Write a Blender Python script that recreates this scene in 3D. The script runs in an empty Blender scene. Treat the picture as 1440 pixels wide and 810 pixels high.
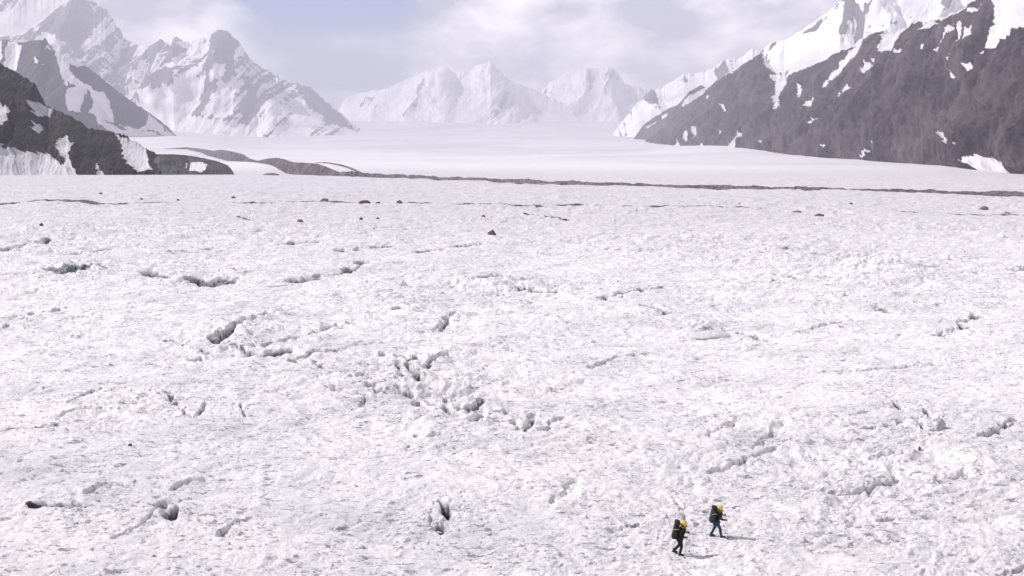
import bpy, bmesh, math, random
import numpy as np
from mathutils import Vector, Matrix

# ------------------------------------------------------------------ camera, sky, sun, exposure
scn = bpy.context.scene
COL = scn.collection
F = 1100.0            # focal length in photograph pixels (1440 wide)
CH = 19.0             # camera height above the ice
PITCH = math.atan(190.0 / F)
cam = bpy.data.cameras.new('camera'); cam_o = bpy.data.objects.new('camera', cam); COL.objects.link(cam_o)
cam.sensor_width = 36.0; cam.lens = F / 1440.0 * 36.0
cam.clip_start = 0.5; cam.clip_end = 60000
cam_o.location = (0, 0, CH); cam_o.rotation_euler = (math.pi / 2 - PITCH, 0, 0)
scn.camera = cam_o

SUN_EL = math.radians(44); SUN_AZ = math.radians(-80)     # azimuth from +Y, negative = to the left
sd = Vector((math.sin(SUN_AZ) * math.cos(SUN_EL), math.cos(SUN_AZ) * math.cos(SUN_EL), math.sin(SUN_EL)))
sun = bpy.data.lights.new('sun', 'SUN'); sun.energy = 5.0; sun.angle = math.radians(0.5); sun.color = (1.0, 0.95, 0.9)
sun_o = bpy.data.objects.new('sun', sun); COL.objects.link(sun_o)
sun_o.rotation_euler = sd.to_track_quat('Z', 'Y').to_euler(); sun_o.location = (-40, 20, 60)

scn.view_settings.view_transform = 'Standard'; scn.view_settings.look = 'None'
scn.view_settings.exposure = 0.22; scn.view_settings.gamma = 1.0
scn.render.engine = 'CYCLES'
scn.cycles.use_denoising = True
scn.cycles.max_bounces = 6; scn.cycles.diffuse_bounces = 3; scn.cycles.glossy_bounces = 2
scn.cycles.volume_bounces = 1
scn.cycles.use_adaptive_sampling = False

W = bpy.data.worlds.new('World'); scn.world = W; W.use_nodes = True
def build_world():
    nt = W.node_tree; nt.nodes.clear(); N = nt.nodes; L = nt.links
    out = N.new('ShaderNodeOutputWorld')
    sky = N.new('ShaderNodeTexSky'); sky.sky_type = 'NISHITA'; sky.sun_disc = False
    sky.sun_elevation = SUN_EL; sky.sun_rotation = SUN_AZ; sky.altitude = 3500
    sky.air_density = 1.0; sky.dust_density = 1.0; sky.ozone_density = 1.5
    bg = N.new('ShaderNodeBackground'); bg.inputs['Strength'].default_value = 0.06
    skc = N.new('ShaderNodeMix'); skc.data_type = 'RGBA'; L.new(sky.outputs[0], skc.inputs[6]); skc.inputs[7].default_value = (0.3, 3.2, 14.0, 1); 
    L.new(skc.outputs[2], bg.inputs['Color'])
    tc = N.new('ShaderNodeTexCoord')
    sep = N.new('ShaderNodeSeparateXYZ'); L.new(tc.outputs['Generated'], sep.inputs[0])
    mp = N.new('ShaderNodeMapping'); mp.inputs['Scale'].default_value = (3.0, 3.0, 6.0); mp.inputs['Location'].default_value = (1.3, 0.2, 0.4)
    L.new(tc.outputs['Generated'], mp.inputs[0])
    n = N.new('ShaderNodeTexNoise'); n.inputs['Scale'].default_value = 1.6; n.inputs['Detail'].default_value = 7; n.inputs['Roughness'].default_value = 0.5
    L.new(mp.outputs[0], n.inputs['Vector'])
    # more cloud to the right and low down, a clear gap in the upper left
    def math_(op, a, b=None, c=None):
        m = N.new('ShaderNodeMath'); m.operation = op
        for i, v in enumerate((a, b, c)):
            if v is None: continue
            if isinstance(v, (int, float)): m.inputs[i].default_value = v
            else: L.new(v, m.inputs[i])
        return m.outputs[0]
    def vm(a, loc, sc):   # distance of the direction to a patch of sky
        m = N.new('ShaderNodeMapping'); m.inputs['Location'].default_value = [-l * s for l, s in zip(loc, sc)]; m.inputs['Scale'].default_value = sc
        L.new(a, m.inputs[0])
        v = N.new('ShaderNodeVectorMath'); v.operation = 'LENGTH'; L.new(m.outputs[0], v.inputs[0]); return v.outputs['Value']
    gap = vm(tc.outputs['Generated'], (-0.215, 0.95, 0.235), (5.0, 0.5, 8.5))
    gapm = N.new('ShaderNodeMapRange'); gapm.interpolation_type = 'SMOOTHSTEP'; L.new(gap, gapm.inputs[0])
    gapm.inputs[1].default_value = 0.1; gapm.inputs[2].default_value = 1.3; gapm.inputs[3].default_value = -0.5; gapm.inputs[4].default_value = 0.0
    L.new(math_('MULTIPLY', gapm.outputs[0], -2.0), skc.inputs[0])
    xr = N.new('ShaderNodeMapRange'); L.new(sep.outputs['X'], xr.inputs[0]); xr.interpolation_type = 'SMOOTHSTEP'
    xr.inputs[1].default_value = -0.2; xr.inputs[2].default_value = 0.05; xr.inputs[3].default_value = 0.0; xr.inputs[4].default_value = 0.14
    hi = N.new('ShaderNodeMapRange'); L.new(sep.outputs['Z'], hi.inputs[0])
    hi.inputs[1].default_value = 0.05; hi.inputs[2].default_value = 0.2; hi.inputs[3].default_value = -0.04; hi.inputs[4].default_value = 0.04
    cov = math_('ADD', math_('ADD', math_('ADD', n.outputs['Fac'], gapm.outputs[0]), xr.outputs[0]), hi.outputs[0])
    ms = N.new('ShaderNodeMapRange'); ms.interpolation_type = 'SMOOTHSTEP'; L.new(cov, ms.inputs[0])
    ms.inputs[1].default_value = 0.34; ms.inputs[2].default_value = 0.62; ms.inputs[3].default_value = 0.0; ms.inputs[4].default_value = 0.94
    n2 = N.new('ShaderNodeTexNoise'); n2.inputs['Scale'].default_value = 2.6; n2.inputs['Detail'].default_value = 5
    L.new(mp.outputs[0], n2.inputs['Vector'])
    cr = N.new('ShaderNodeValToRGB'); L.new(n2.outputs['Fac'], cr.inputs[0])
    cr.color_ramp.elements[0].position = 0.40; cr.color_ramp.elements[0].color = (0.55, 0.55, 0.66, 1)
    cr.color_ramp.elements[1].position = 0.62; cr.color_ramp.elements[1].color = (2.3, 2.15, 2.08, 1)
    bg2 = N.new('ShaderNodeBackground'); bg2.inputs['Strength'].default_value = 1.0; L.new(cr.outputs[0], bg2.inputs['Color'])
    # overhead the sky is mostly clear
    up = N.new('ShaderNodeMapRange'); L.new(sep.outputs['Z'], up.inputs[0]); up.inputs[1].default_value = 0.3; up.inputs[2].default_value = 0.6
    up.inputs[3].default_value = 1.0; up.inputs[4].default_value = 0.12
    mx = N.new('ShaderNodeMixShader'); L.new(math_('MULTIPLY', ms.outputs[0], up.outputs[0]), mx.inputs[0]); L.new(bg.outputs[0], mx.inputs[1]); L.new(bg2.outputs[0], mx.inputs[2])
    L.new(mx.outputs[0], out.inputs['Surface'])
build_world()

# ------------------------------------------------------------------ helpers
CP, SP = math.cos(PITCH), math.sin(PITCH)
def at(px, py, Y):
    """world point seen at photograph pixel px,py at distance Y ahead (works on arrays)"""
    u = (np.asarray(px, float) - 720) / F; v = (405 - np.asarray(py, float)) / F
    dy = CP + v * SP; dz = -SP + v * CP
    return u / dy * Y, Y + 0 * u, CH + dz / dy * Y
def ground(px, py):
    """point of the flat ice (z = 0) seen at px,py"""
    u = (np.asarray(px, float) - 720) / F; v = (405 - np.asarray(py, float)) / F
    dy = CP + v * SP; dz = -SP + v * CP
    t = -CH / dz
    return u * t, dy * t
def to_px(x, y, z):
    d = y * CP - (z - CH) * SP; up = y * SP + (z - CH) * CP
    return 720 + F * x / d, 405 - F * up / d

_rng = np.random.RandomState(7)
_perm = np.concatenate([_rng.permutation(256)] * 3)
_ang = _rng.rand(256) * 2 * np.pi
_gx, _gy = np.cos(_ang).astype(np.float32), np.sin(_ang).astype(np.float32)
def pn(x, y, seed=0):
    """2-D gradient noise, about -1..1"""
    x = np.asarray(x, np.float64) + seed * 17.31; y = np.asarray(y, np.float64) + seed * 5.77
    xi = np.floor(x); yi = np.floor(y); fx = (x - xi).astype(np.float32); fy = (y - yi).astype(np.float32)
    xi = xi.astype(np.int64) & 255; yi = yi.astype(np.int64) & 255
    def g(ix, iy, dx, dy):
        h = _perm[_perm[ix & 255] + (iy & 255)]
        return _gx[h] * dx + _gy[h] * dy
    u = fx * fx * fx * (fx * (fx * 6 - 15) + 10); v = fy * fy * fy * (fy * (fy * 6 - 15) + 10)
    a = g(xi, yi, fx, fy); b = g(xi + 1, yi, fx - 1, fy); c = g(xi, yi + 1, fx, fy - 1); d = g(xi + 1, yi + 1, fx - 1, fy - 1)
    return ((a + u * (b - a)) + v * ((c + u * (d - c)) - (a + u * (b - a)))) * 1.5
def fbm(x, y, o=4, seed=0, rough=0.5):
    s = 0; a = 1; t = 0
    for i in range(o):
        s = s + a * pn(x * 2 ** i, y * 2 ** i, seed + i); t += a; a *= rough
    return s / t
def ridged(x, y, o=4, seed=0, rough=0.5):
    s = 0; a = 1; t = 0
    for i in range(o):
        s = s + a * (1 - 2 * np.abs(pn(x * 2 ** i, y * 2 ** i, seed + i))); t += a; a *= rough
    return s / t
def sstep(a, b, x):
    t = np.clip((x - a) / (b - a), 0, 1); return t * t * (3 - 2 * t)

def tag(o, label=None, cat=None, group=None, kind=None):
    if label: o['label'] = label
    if cat: o['category'] = cat
    if group: o['group'] = group
    if kind: o['kind'] = kind
    return o
def grid_obj(name, X, Y, Z, mat, smooth=True, attrs=None):
    nr, nc = X.shape
    me = bpy.data.meshes.new(name)
    co = np.stack([X, Y, Z], -1).reshape(-1, 3).astype(np.float32)
    me.vertices.add(nr * nc); me.vertices.foreach_set('co', co.ravel())
    i = np.arange(nr * nc, dtype=np.int32).reshape(nr, nc)
    q = np.stack([i[:-1, :-1], i[:-1, 1:], i[1:, 1:], i[1:, :-1]], -1).reshape(-1, 4)
    nf = len(q)
    me.loops.add(nf * 4); me.loops.foreach_set('vertex_index', q.ravel())
    me.polygons.add(nf); me.polygons.foreach_set('loop_start', np.arange(0, nf * 4, 4, dtype=np.int32))
    me.polygons.foreach_set('loop_total', np.full(nf, 4, np.int32))
    me.polygons.foreach_set('use_smooth', np.full(nf, smooth, bool))
    for k, v in (attrs or {}).items():
        a = me.attributes.new(k, 'FLOAT', 'POINT'); a.data.foreach_set('value', np.ascontiguousarray(v, np.float32).ravel())
    me.update(); me.validate()
    me.materials.append(mat)
    o = bpy.data.objects.new(name, me); COL.objects.link(o); return o
def mesh_obj(name, verts, faces, mat, parent=None, smooth=False):
    me = bpy.data.meshes.new(name); me.from_pydata([tuple(v) for v in verts], [], faces); me.update()
    if smooth: me.polygons.foreach_set('use_smooth', [True] * len(me.polygons))
    me.materials.append(mat)
    o = bpy.data.objects.new(name, me); COL.objects.link(o)
    if parent: o.parent = parent
    return o

class NT:
    """small node-tree writer"""
    def __init__(s, name):
        s.m = bpy.data.materials.new(name); s.m.use_nodes = True
        s.N = s.m.node_tree.nodes; s.L = s.m.node_tree.links; s.N.clear()
        s.out = s.N.new('ShaderNodeOutputMaterial'); s.b = s.N.new('ShaderNodeBsdfPrincipled')
        s.L.new(s.b.outputs[0], s.out.inputs['Surface'])
        tc = s.N.new('ShaderNodeTexCoord'); s.co = tc.outputs['Object']
    def put(s, sock, v):
        if isinstance(v, (int, float)): sock.default_value = v
        elif isinstance(v, (tuple, list)): sock.default_value = tuple(v) + ((1,) if len(v) == 3 and sock.type == 'RGBA' else ())
        else: s.L.new(v, sock)
    def map(s, sc=(1, 1, 1), rot=(0, 0, 0), loc=(0, 0, 0), v=None):
        m = s.N.new('ShaderNodeMapping'); s.L.new(v or s.co, m.inputs[0])
        m.inputs['Scale'].default_value = sc; m.inputs['Rotation'].default_value = rot; m.inputs['Location'].default_value = loc
        return m.outputs[0]
    def noise(s, v, scale=1, detail=4, rough=0.5, dist=0):
        n = s.N.new('ShaderNodeTexNoise'); s.L.new(v, n.inputs['Vector']); n.inputs['Scale'].default_value = scale
        n.inputs['Detail'].default_value = detail; n.inputs['Roughness'].default_value = rough; n.inputs['Distortion'].default_value = dist
        return n.outputs['Fac']
    def math(s, op, a, b=0.0, c=None, clamp=False):
        m = s.N.new('ShaderNodeMath'); m.operation = op; m.use_clamp = clamp
        s.put(m.inputs[0], a); s.put(m.inputs[1], b)
        if c is not None: s.put(m.inputs[2], c)
        return m.outputs[0]
    def ramp(s, v, a, b, lo=0.0, hi=1.0, smooth=True):
        m = s.N.new('ShaderNodeMapRange'); m.interpolation_type = 'SMOOTHSTEP' if smooth else 'LINEAR'
        s.put(m.inputs[0], v); s.put(m.inputs[1], a); s.put(m.inputs[2], b); s.put(m.inputs[3], lo); s.put(m.inputs[4], hi)
        return m.outputs[0]
    def mix(s, f, a, b):
        m = s.N.new('ShaderNodeMix'); m.data_type = 'RGBA'; m.clamp_factor = True
        s.put(m.inputs[0], f); s.put(m.inputs[6], a); s.put(m.inputs[7], b); return m.outputs[2]
    def attr(s, name):
        a = s.N.new('ShaderNodeAttribute'); a.attribute_name = name; return a.outputs['Fac']
    def sep(s, v=None):
        m = s.N.new('ShaderNodeSeparateXYZ'); s.L.new(v or s.co, m.inputs[0]); return m.outputs
    def bump(s, h, dist=1.0, strength=1.0, normal=None):
        m = s.N.new('ShaderNodeBump'); s.put(m.inputs['Height'], h); m.inputs['Distance'].default_value = dist; m.inputs['Strength'].default_value = strength
        if normal is not None: s.L.new(normal, m.inputs['Normal'])
        return m.outputs[0]
    def finish(s, col, rough=0.8, normal=None, spec=0.3):
        s.put(s.b.inputs['Base Color'], col); s.put(s.b.inputs['Roughness'], rough); s.b.inputs['Specular IOR Level'].default_value = spec
        if normal is not None: s.L.new(normal, s.b.inputs['Normal'])
        return s.m
def plain(name, col, rough=0.7, var=0.25, scale=20, spec=0.3):
    t = NT(name); n = t.noise(t.map(), scale, 4)
    c2 = tuple(c * (1 - var) for c in col)
    return t.finish(t.mix(n, c2, col), rough, t.bump(n, 0.004, 0.6), spec)

# ------------------------------------------------------------------ materials of the ground and rock
SNOW = (0.92, 0.895, 0.91)
def mat_glacier():
    t = NT('glacier_ice')
    Y = t.sep()[1]
    ice = t.attr('ice'); dirt = t.attr('dirt')  # ice masks both bare ice and the shade painted in the cracks
    v = t.map((0.12, 0.85, 0.3), (0, 0, math.radians(-11)))
    warp = t.map((0.12, 0.3, 0.2), (0, 0, math.radians(-11)))
    far = t.ramp(Y, 120, 420)
    vfar = t.ramp(Y, 650, 1100)
    speck = t.noise(v, 2.6, 8, 0.72, 0.6)            # dirty grain in streaks, with shade of small hummocks painted in
    sp2 = t.noise(t.map((0.5, 1.6, 1), (0, 0, math.radians(-14))), 3.2, 6, 0.7, 0.8)
    patch = t.noise(warp, 0.5, 5, 0.6)
    f = t.math('ADD', t.ramp(speck, t.ramp(far, 0, 1, 0.555, 0.50), 0.68, 0, 0.8), t.ramp(sp2, 0.58, 0.70, 0, 0.5))
    f = t.math('MULTIPLY', f, t.ramp(patch, 0.30, 0.62, 0.35, 1.0))
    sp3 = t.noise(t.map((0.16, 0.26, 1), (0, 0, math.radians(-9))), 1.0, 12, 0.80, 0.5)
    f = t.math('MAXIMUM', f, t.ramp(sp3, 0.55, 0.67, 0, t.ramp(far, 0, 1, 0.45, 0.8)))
    fl = t.noise(t.map((0.34, 0.20, 1), (0, 0, math.radians(-9)), (9, 4, 0)), 1.0, 4, 0.7, 0.4); fl2 = t.noise(t.map((1.3, 0.75, 1), (0, 0, math.radians(-9)), (3, 4, 0)), 1.0, 4, 0.7, 0.4)  # dirt spots and painted hummock shade, strongest far off
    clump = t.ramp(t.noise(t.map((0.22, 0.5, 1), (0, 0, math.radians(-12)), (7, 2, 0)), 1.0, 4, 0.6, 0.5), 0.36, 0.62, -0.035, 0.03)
    def fleck(sx, sy, off, lo, hi, k):        # small dark flecks stretched along the melt lines
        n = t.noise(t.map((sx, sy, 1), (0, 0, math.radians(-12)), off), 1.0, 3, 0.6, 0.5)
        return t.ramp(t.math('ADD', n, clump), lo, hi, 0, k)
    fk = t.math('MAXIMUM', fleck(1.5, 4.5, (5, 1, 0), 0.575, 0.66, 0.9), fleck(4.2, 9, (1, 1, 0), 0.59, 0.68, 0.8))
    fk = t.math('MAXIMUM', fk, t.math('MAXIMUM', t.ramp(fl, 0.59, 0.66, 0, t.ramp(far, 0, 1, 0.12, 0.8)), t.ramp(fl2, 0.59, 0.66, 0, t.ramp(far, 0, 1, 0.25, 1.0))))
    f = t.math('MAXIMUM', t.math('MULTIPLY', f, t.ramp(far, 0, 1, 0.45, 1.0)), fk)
    f = t.math('MULTIPLY', f, t.ramp(vfar, 0, 1, 1.0, 0.18), clamp=True)
    grime_shade = t.mix(t.noise(warp, 1.3, 3), (0.22, 0.21, 0.235), (0.38, 0.365, 0.40))
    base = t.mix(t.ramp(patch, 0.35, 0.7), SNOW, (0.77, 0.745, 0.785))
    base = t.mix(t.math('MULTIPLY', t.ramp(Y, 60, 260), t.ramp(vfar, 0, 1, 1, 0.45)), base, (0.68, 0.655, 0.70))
    c = t.mix(f, base, grime_shade)
    # far bands of the glacier
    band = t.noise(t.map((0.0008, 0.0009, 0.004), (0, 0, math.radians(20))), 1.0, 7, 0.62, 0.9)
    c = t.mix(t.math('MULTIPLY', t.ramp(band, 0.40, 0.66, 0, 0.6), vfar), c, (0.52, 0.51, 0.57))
    # bare blue-grey ice in the crevasses, with their shade mixed in as near-black
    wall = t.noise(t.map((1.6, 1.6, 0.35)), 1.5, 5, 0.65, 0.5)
    ice_shade = t.mix(t.ramp(wall, 0.35, 0.62), (0.03, 0.04, 0.04), (0.34, 0.37, 0.40))
    c = t.mix(t.math('ADD', ice, t.math('MULTIPLY', t.math('SUBTRACT', t.noise(t.map(), 3.0, 5), 0.5), t.ramp(ice, 0, 0.3, 0, 0.9)), clamp=True), c, ice_shade)
    dn = t.noise(t.map((0.30, 0.5, 1)), 0.8, 9, 0.78)
    dm = t.ramp(t.math('ADD', dn, t.math('MULTIPLY', dirt, 0.42)), 0.70, 0.80)
    c = t.mix(t.math('MULTIPLY', dm, t.ramp(dirt, 0, 0.1)), c, (0.075, 0.065, 0.068))
    b1 = t.bump(t.noise(t.map((1, 1.6, 1), (0, 0, math.radians(-12))), 2.0, 10, 0.76, 0.5), 0.26, 0.8)
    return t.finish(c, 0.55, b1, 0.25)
def mat_mountain(name, rock1, rock2, snow=SNOW, s=1.0, bump=12.0, nz=0.55, shade=(0.66, 0.65, 0.69)):
    """s = size in metres of the small features"""
    t = NT(name); a = t.attr('snow')
    v = t.map((1 / s, 1 / s, 0.6 / s))
    n1 = t.noise(v, 1.0, 8, 0.62, 0.4); n2 = t.noise(v, 0.22, 6, 0.6, 0.3); n3 = t.noise(t.map((1 / s, 1 / s, 0.25 / s)), 0.6, 6, 0.6, 0.0)
    m = t.ramp(t.math('ADD', a, t.math('ADD', t.math('MULTIPLY', t.math('SUBTRACT', n1, 0.5), nz * 1.6), t.math('MULTIPLY', t.math('SUBTRACT', n3, 0.5), nz * 1.2))), -0.05, 0.05)
    rock = t.mix(t.ramp(t.math('ADD', t.math('MULTIPLY', t.attr('beds'), 1.2), t.math('MULTIPLY', t.math('SUBTRACT', n3, 0.5), 1.5)), -0.4, 0.7), rock2, rock1)
    rock = t.mix(t.ramp(n2, 0.4, 0.65, 0, 0.5), rock, tuple(c * 1.35 for c in rock2))
    sn = t.mix(t.ramp(n2, 0.4, 0.7), snow, shade)
    h = t.math('MULTIPLY', t.math('ADD', t.math('MULTIPLY', n1, 0.4), n3), t.ramp(m, 0, 1, 1.0, 0.18))
    return t.finish(t.mix(m, rock, sn), 0.8, t.bump(h, bump, 1.0), 0.15)

# ------------------------------------------------------------------ the glacier (one sheet from under the camera to the valley head)
def base_z(x, Y):
    z = np.interp(Y, [0, 650, 800, 1000, 1500, 2500, 4000, 6000, 9000, 12000, 17000], [0, 0, -1.5, 1.5, 4, 9, 42, 108, 245, 480, 780])
    a = x / np.maximum(Y, 1)
    z = z + 62 * sstep(-0.30, -0.46, a) * sstep(2300, 4300, Y)
    z = z + 26 * sstep(0.12, 0.3, a) * sstep(1400, 3600, Y)
    return z
# open cracks, and dips carved to stand for shade: polyline in photograph pixels on the ice, half width m, depth m, roughness
CR = [
 ([(72,385),(90,388),(108,381)], 2.2, 2.4), ([(138,377),(150,381)], 1.3, 1.8), ([(203,384),(225,389),(250,394)], 1.8, 2.0),
 ([(268,394),(290,400),(314,396)], 2.4, 2.6), ([(330,376),(340,381),(360,384)], 1.2, 1.4), ([(402,407),(425,396),(452,385),(484,377),(512,367)], 1.7, 2.0),
 ([(300,486),(318,474),(336,463),(372,452)], 0.9, 1.5), ([(352,503),(370,506),(394,499)], 1.4, 2.2), ([(356,492),(400,482),(440,470),(478,460)], 0.55, 0.9),
 ([(418,512),(440,500),(500,488),(545,480)], 0.5, 0.8), ([(240,480),(258,486),(268,492)], 0.7, 1.2), ([(268,512),(284,518)], 0.5, 0.9),
 ([(556,504),(572,506),(588,511)], 0.55, 1.6), ([(574,520),(584,526),(594,536)], 0.6, 2.3), ([(410,512),(426,520)], 0.4, 1.4), ([(330,490),(344,500)], 0.5, 1.8), ([(376,508),(392,500)], 0.6, 2.2), ([(440,516),(456,524)], 0.35, 1.2), ([(538,500),(552,506)], 0.35, 1.2), ([(624,556),(636,562)], 0.35, 1.2), ([(722,600),(730,606)], 0.3, 1.0), ([(322,470),(330,478)], 0.6, 1.8), ([(286,500),(296,508)], 0.5, 1.4), ([(520,545),(534,552)], 0.4, 1.2), ([(700,580),(706,590)], 0.4, 1.4), ([(560,518),(566,534)], 0.35, 1.2), ([(600,520),(615,508),(632,498)], 0.5, 1.0),
 ([(482,528),(500,532),(512,527)], 0.5, 0.7), ([(654,575),(666,574),(676,566),(680,556)], 0.5, 3.2), ([(585,566),(594,574),(604,578)], 0.45, 1.0),
 ([(472,552),(490,556),(512,560)], 0.35, 0.8), ([(508,572),(516,562)], 0.22, 0.7), ([(668,602),(680,594)], 0.4, 0.6), ([(712,576),(718,592)], 0.35, 0.8),
 ([(604,724),(614,736),(622,748)], 0.34, 0.9), ([(620,710),(627,718),(629,728)], 0.26, 3.4), ([(630,738),(636,746)], 0.12, 0.8), ([(228,712),(240,722),(248,733)], 0.35, 1.3), ([(160,766),(190,748),(215,728),(232,718)], 0.14, 0.4),
 ([(48,720),(80,719),(116,722)], 0.26, 0.6), ([(128,700),(150,688),(178,690)], 0.25, 0.5), ([(312,752),(326,742),(352,732)], 0.30, 0.8), ([(108,742),(136,741)], 0.12, 0.35),
 ([(1214,606),(1240,601),(1272,592)], 0.32, 1.2), ([(1260,568),(1268,582)], 0.3, 0.8), ([(1290,590),(1304,606),(1316,604)], 0.3, 0.8), ([(1300,578),(1318,592)], 0.35, 1.0), ([(1384,612),(1400,607),(1428,588)], 0.32, 0.8),
 ([(994,612),(1016,600),(1040,584)], 0.5, 0.26), ([(1064,622),(1082,608),(1106,588)], 0.5, 0.28), ([(1226,640),(1238,636),(1270,634)], 0.2, 0.4), ([(1312,668),(1328,660),(1360,655)], 0.4, 0.35),  # first two are shallow dips carved for shade patches
 ([(742,612),(748,590),(752,576)], 0.35, 0.9), ([(762,612),(772,602),(790,584)], 0.35, 0.7), ([(776,706),(798,690),(812,676)], 0.35, 0.2), ([(948,690),(960,706),(964,720)], 0.22, 0.2), ([(968,726),(976,732),(982,726)], 0.18, 0.25),
 ([(1414,800),(1434,792),(1444,782)], 0.25, 0.9), ([(936,806),(946,800)], 0.2, 0.4), ([(1376,796),(1392,806)], 0.2, 0.5),
 ([(-10,460),(14,462)], 0.9, 1.4), ([(14,352),(36,347),(68,334)], 2.2, 1.8), ([(24,448),(44,446),(48,442)], 0.8, 0.9), ([(66,444),(84,438)], 0.9, 1.1), ([(746,406),(772,411)], 1.4, 2.0), ([(684,396),(716,392)], 1.4, 1.6), ([(914,426),(934,431)], 1.1, 1.6),
 ([(1016,462),(1044,464),(1072,472)], 0.9, 1.5), ([(1234,426),(1254,432)], 1.0, 1.5), ([(1320,470),(1350,460),(1376,440)], 0.8, 1.1), ([(1186,456),(1218,463)], 0.6, 0.9), ([(1430,380),(1446,374)], 1.8, 1.8), ([(1260,376),(1280,370)], 1.8, 1.6),  # first is cut and darkened in place of a ridge's shadow
 ([(0,618),(30,610),(60,606),(82,603)], 0.28, 0.7), ([(88,590),(110,580),(142,580)], 0.3, 0.6), ([(100,572),(120,562),(142,556)], 0.28, 0.7), ([(240,562),(246,574)], 0.35, 0.8), ([(258,582),(272,592),(290,575)], 0.2, 0.5),
 ([(338,572),(346,590)], 0.15, 0.4), ([(130,506),(158,508)], 0.35, 0.7), ([(1120,462),(1150,456),(1200,442)], 0.4, 0.5), ([(1180,520),(1230,516),(1290,510)], 0.25, 0.45), ([(240,690),(270,678),(330,674)], 0.22, 0.4),
 ([(560,548),(600,560),(650,592)], 0.5, 0.6), ([(1140,672),(1190,679),(1262,662)], 0.22, 0.4), ([(828,516),(870,500),(912,492)], 0.35, 0.45), ([(1000,654),(1040,644),(1090,622)], 0.25, 0.4), ([(610,466),(640,440)], 0.6, 0.7), ([(860,740),(900,736)], 0.16, 0.3),
 ([(112,354),(150,350)], 1.5, 0.8), ([(380,347),(440,343)], 2.0, 0.8), ([(480,352),(560,346)], 1.8, 0.8), ([(600,352),(690,346)], 1.8, 0.8), ([(1080,356),(1150,350)], 1.8, 0.9), ([(246,356),(300,350)], 1.8, 0.9),
 ([(840,424),(880,412),(930,405)], 0.8, 0.8), ([(560,436),(620,440)], 0.7, 0.7), ([(1050,400),(1120,392)], 1.2, 0.8),
]
DIRT = [([(-60,286),(0,286),(60,284),(110,285),(165,288)], 4.5), ([(165,288),(230,287)], 2.0), ([(320,287),(380,288)], 3.0), ([(408,287),(470,286),(520,288)], 4.0), ([(575,288),(700,290),(760,291)], 3.2),
        ([(755,289),(810,289)], 5.0), ([(850,292),(880,291),(960,293),(1070,295)], 3.2), ([(1275,299),(1340,302),(1440,307),(1500,309)], 3.2), ([(730,304),(800,312)], 0.8), ([(40,720),(118,722)], 0.3), ([(320,305),(370,310)], 0.8)]
def seg_dist(X, Y, pts):
    best = np.full(X.shape, 1e9); 
    for (x0, y0), (x1, y1) in zip(pts[:-1], pts[1:]):
        dx, dy = x1 - x0, y1 - y0; L2 = dx * dx + dy * dy + 1e-9
        t = np.clip(((X - x0) * dx + (Y - y0) * dy) / L2, 0, 1)
        best = np.minimum(best, np.hypot(X - x0 - t * dx, Y - y0 - t * dy))
    return best

CHAOS = [(590,535,110,40),(330,480,90,26),(270,394,110,12),(1300,630,90,45),(640,598,80,24),(160,580,60,26),(1230,372,110,18),(90,385,50,10),(700,400,80,12),(980,450,70,16)]
MORAINE = [(470,247.5),(520,248.5),(600,252),(720,256.5),(840,261),(960,264.5),(1080,267),(1200,270),(1320,273),(1450,276),(1560,279)]
def ice_height(X, Y, dcol=0.0, drow=0.0):
    """height of the ice surface; dcol,drow = mesh spacing there, octaves finer than it are left out"""
    X = np.asarray(X, float); Y = np.asarray(Y, float)
    ca, sa = math.cos(math.radians(11)), math.sin(math.radians(11))
    U = X * ca + Y * sa; V = -X * sa + Y * ca
    wU = U + 1.6 * pn(U / 9, V / 5, 51); wV = V + 1.0 * pn(U / 7, V / 4, 52)
    near = 1 - sstep(560, 760, Y)
    z = base_z(X, Y)
    def lay(fn, lx, ly, amp, seed, *a):
        nonlocal z
        f = np.clip(1.6 - 1.2 * drow / ly, 0, 1) * np.clip(1.6 - 1.6 * dcol / lx, 0, 1)
        z = z + amp * f * fn(wU / lx, wV / ly, seed)
    m = 0.45 + 0.55 * sstep(-0.3, 0.5, pn(X / 60, Y / 45, 3))          # rough and calm zones
    for cx, cy, rx, ry in CHAOS:                                       # fields of broken ice
        gx, gy = ground(cx, cy); gr = ground(cx + rx, cy)[0] - gx; g2 = abs(ground(cx, cy - ry)[1] - gy)
        m = m + 1.05 * np.exp(-(((X - gx) / gr) ** 2 + ((Y - gy) / g2) ** 2) * 1.2)
    z = z + near * (0.9 * pn(X / 70, Y / 40, 4) + 0.55 * pn(X / 24, Y / 15, 5))
    rg = lambda x, y, s: 1 - 2 * np.abs(pn(x, y, s))
    bl = lambda x, y, s: np.abs(pn(x, y, s)) * 2 - 0.6
    z0 = z; z = 0 * z
    lay(pn, 26, 13, 0.38, 10); lay(rg, 11, 6, 0.30, 11); lay(bl, 5.0, 2.8, 0.24, 12); lay(rg, 2.5, 1.5, 0.15, 13)
    lay(bl, 1.3, 0.75, 0.105, 14); lay(rg, 0.66, 0.40, 0.055, 15); lay(bl, 0.34, 0.22, 0.034, 16); lay(pn, 0.17, 0.12, 0.018, 17)
    pit = sstep(0.42, 0.72, pn(wU / 1.9, wV / 1.0, 23)) * sstep(0.0, 0.45, pn(wU / 15, wV / 6, 24)) + 0.6 * sstep(0.48, 0.75, pn(wU / 0.8, wV / 0.45, 25)) * sstep(0.0, 0.5, pn(wU / 7, wV / 3, 26))
    z = z - 0.34 * pit
    return z0 + z * near * (0.31 + 0.60 * m) * (1 + 0.7 * sstep(70, 220, Y))
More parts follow.
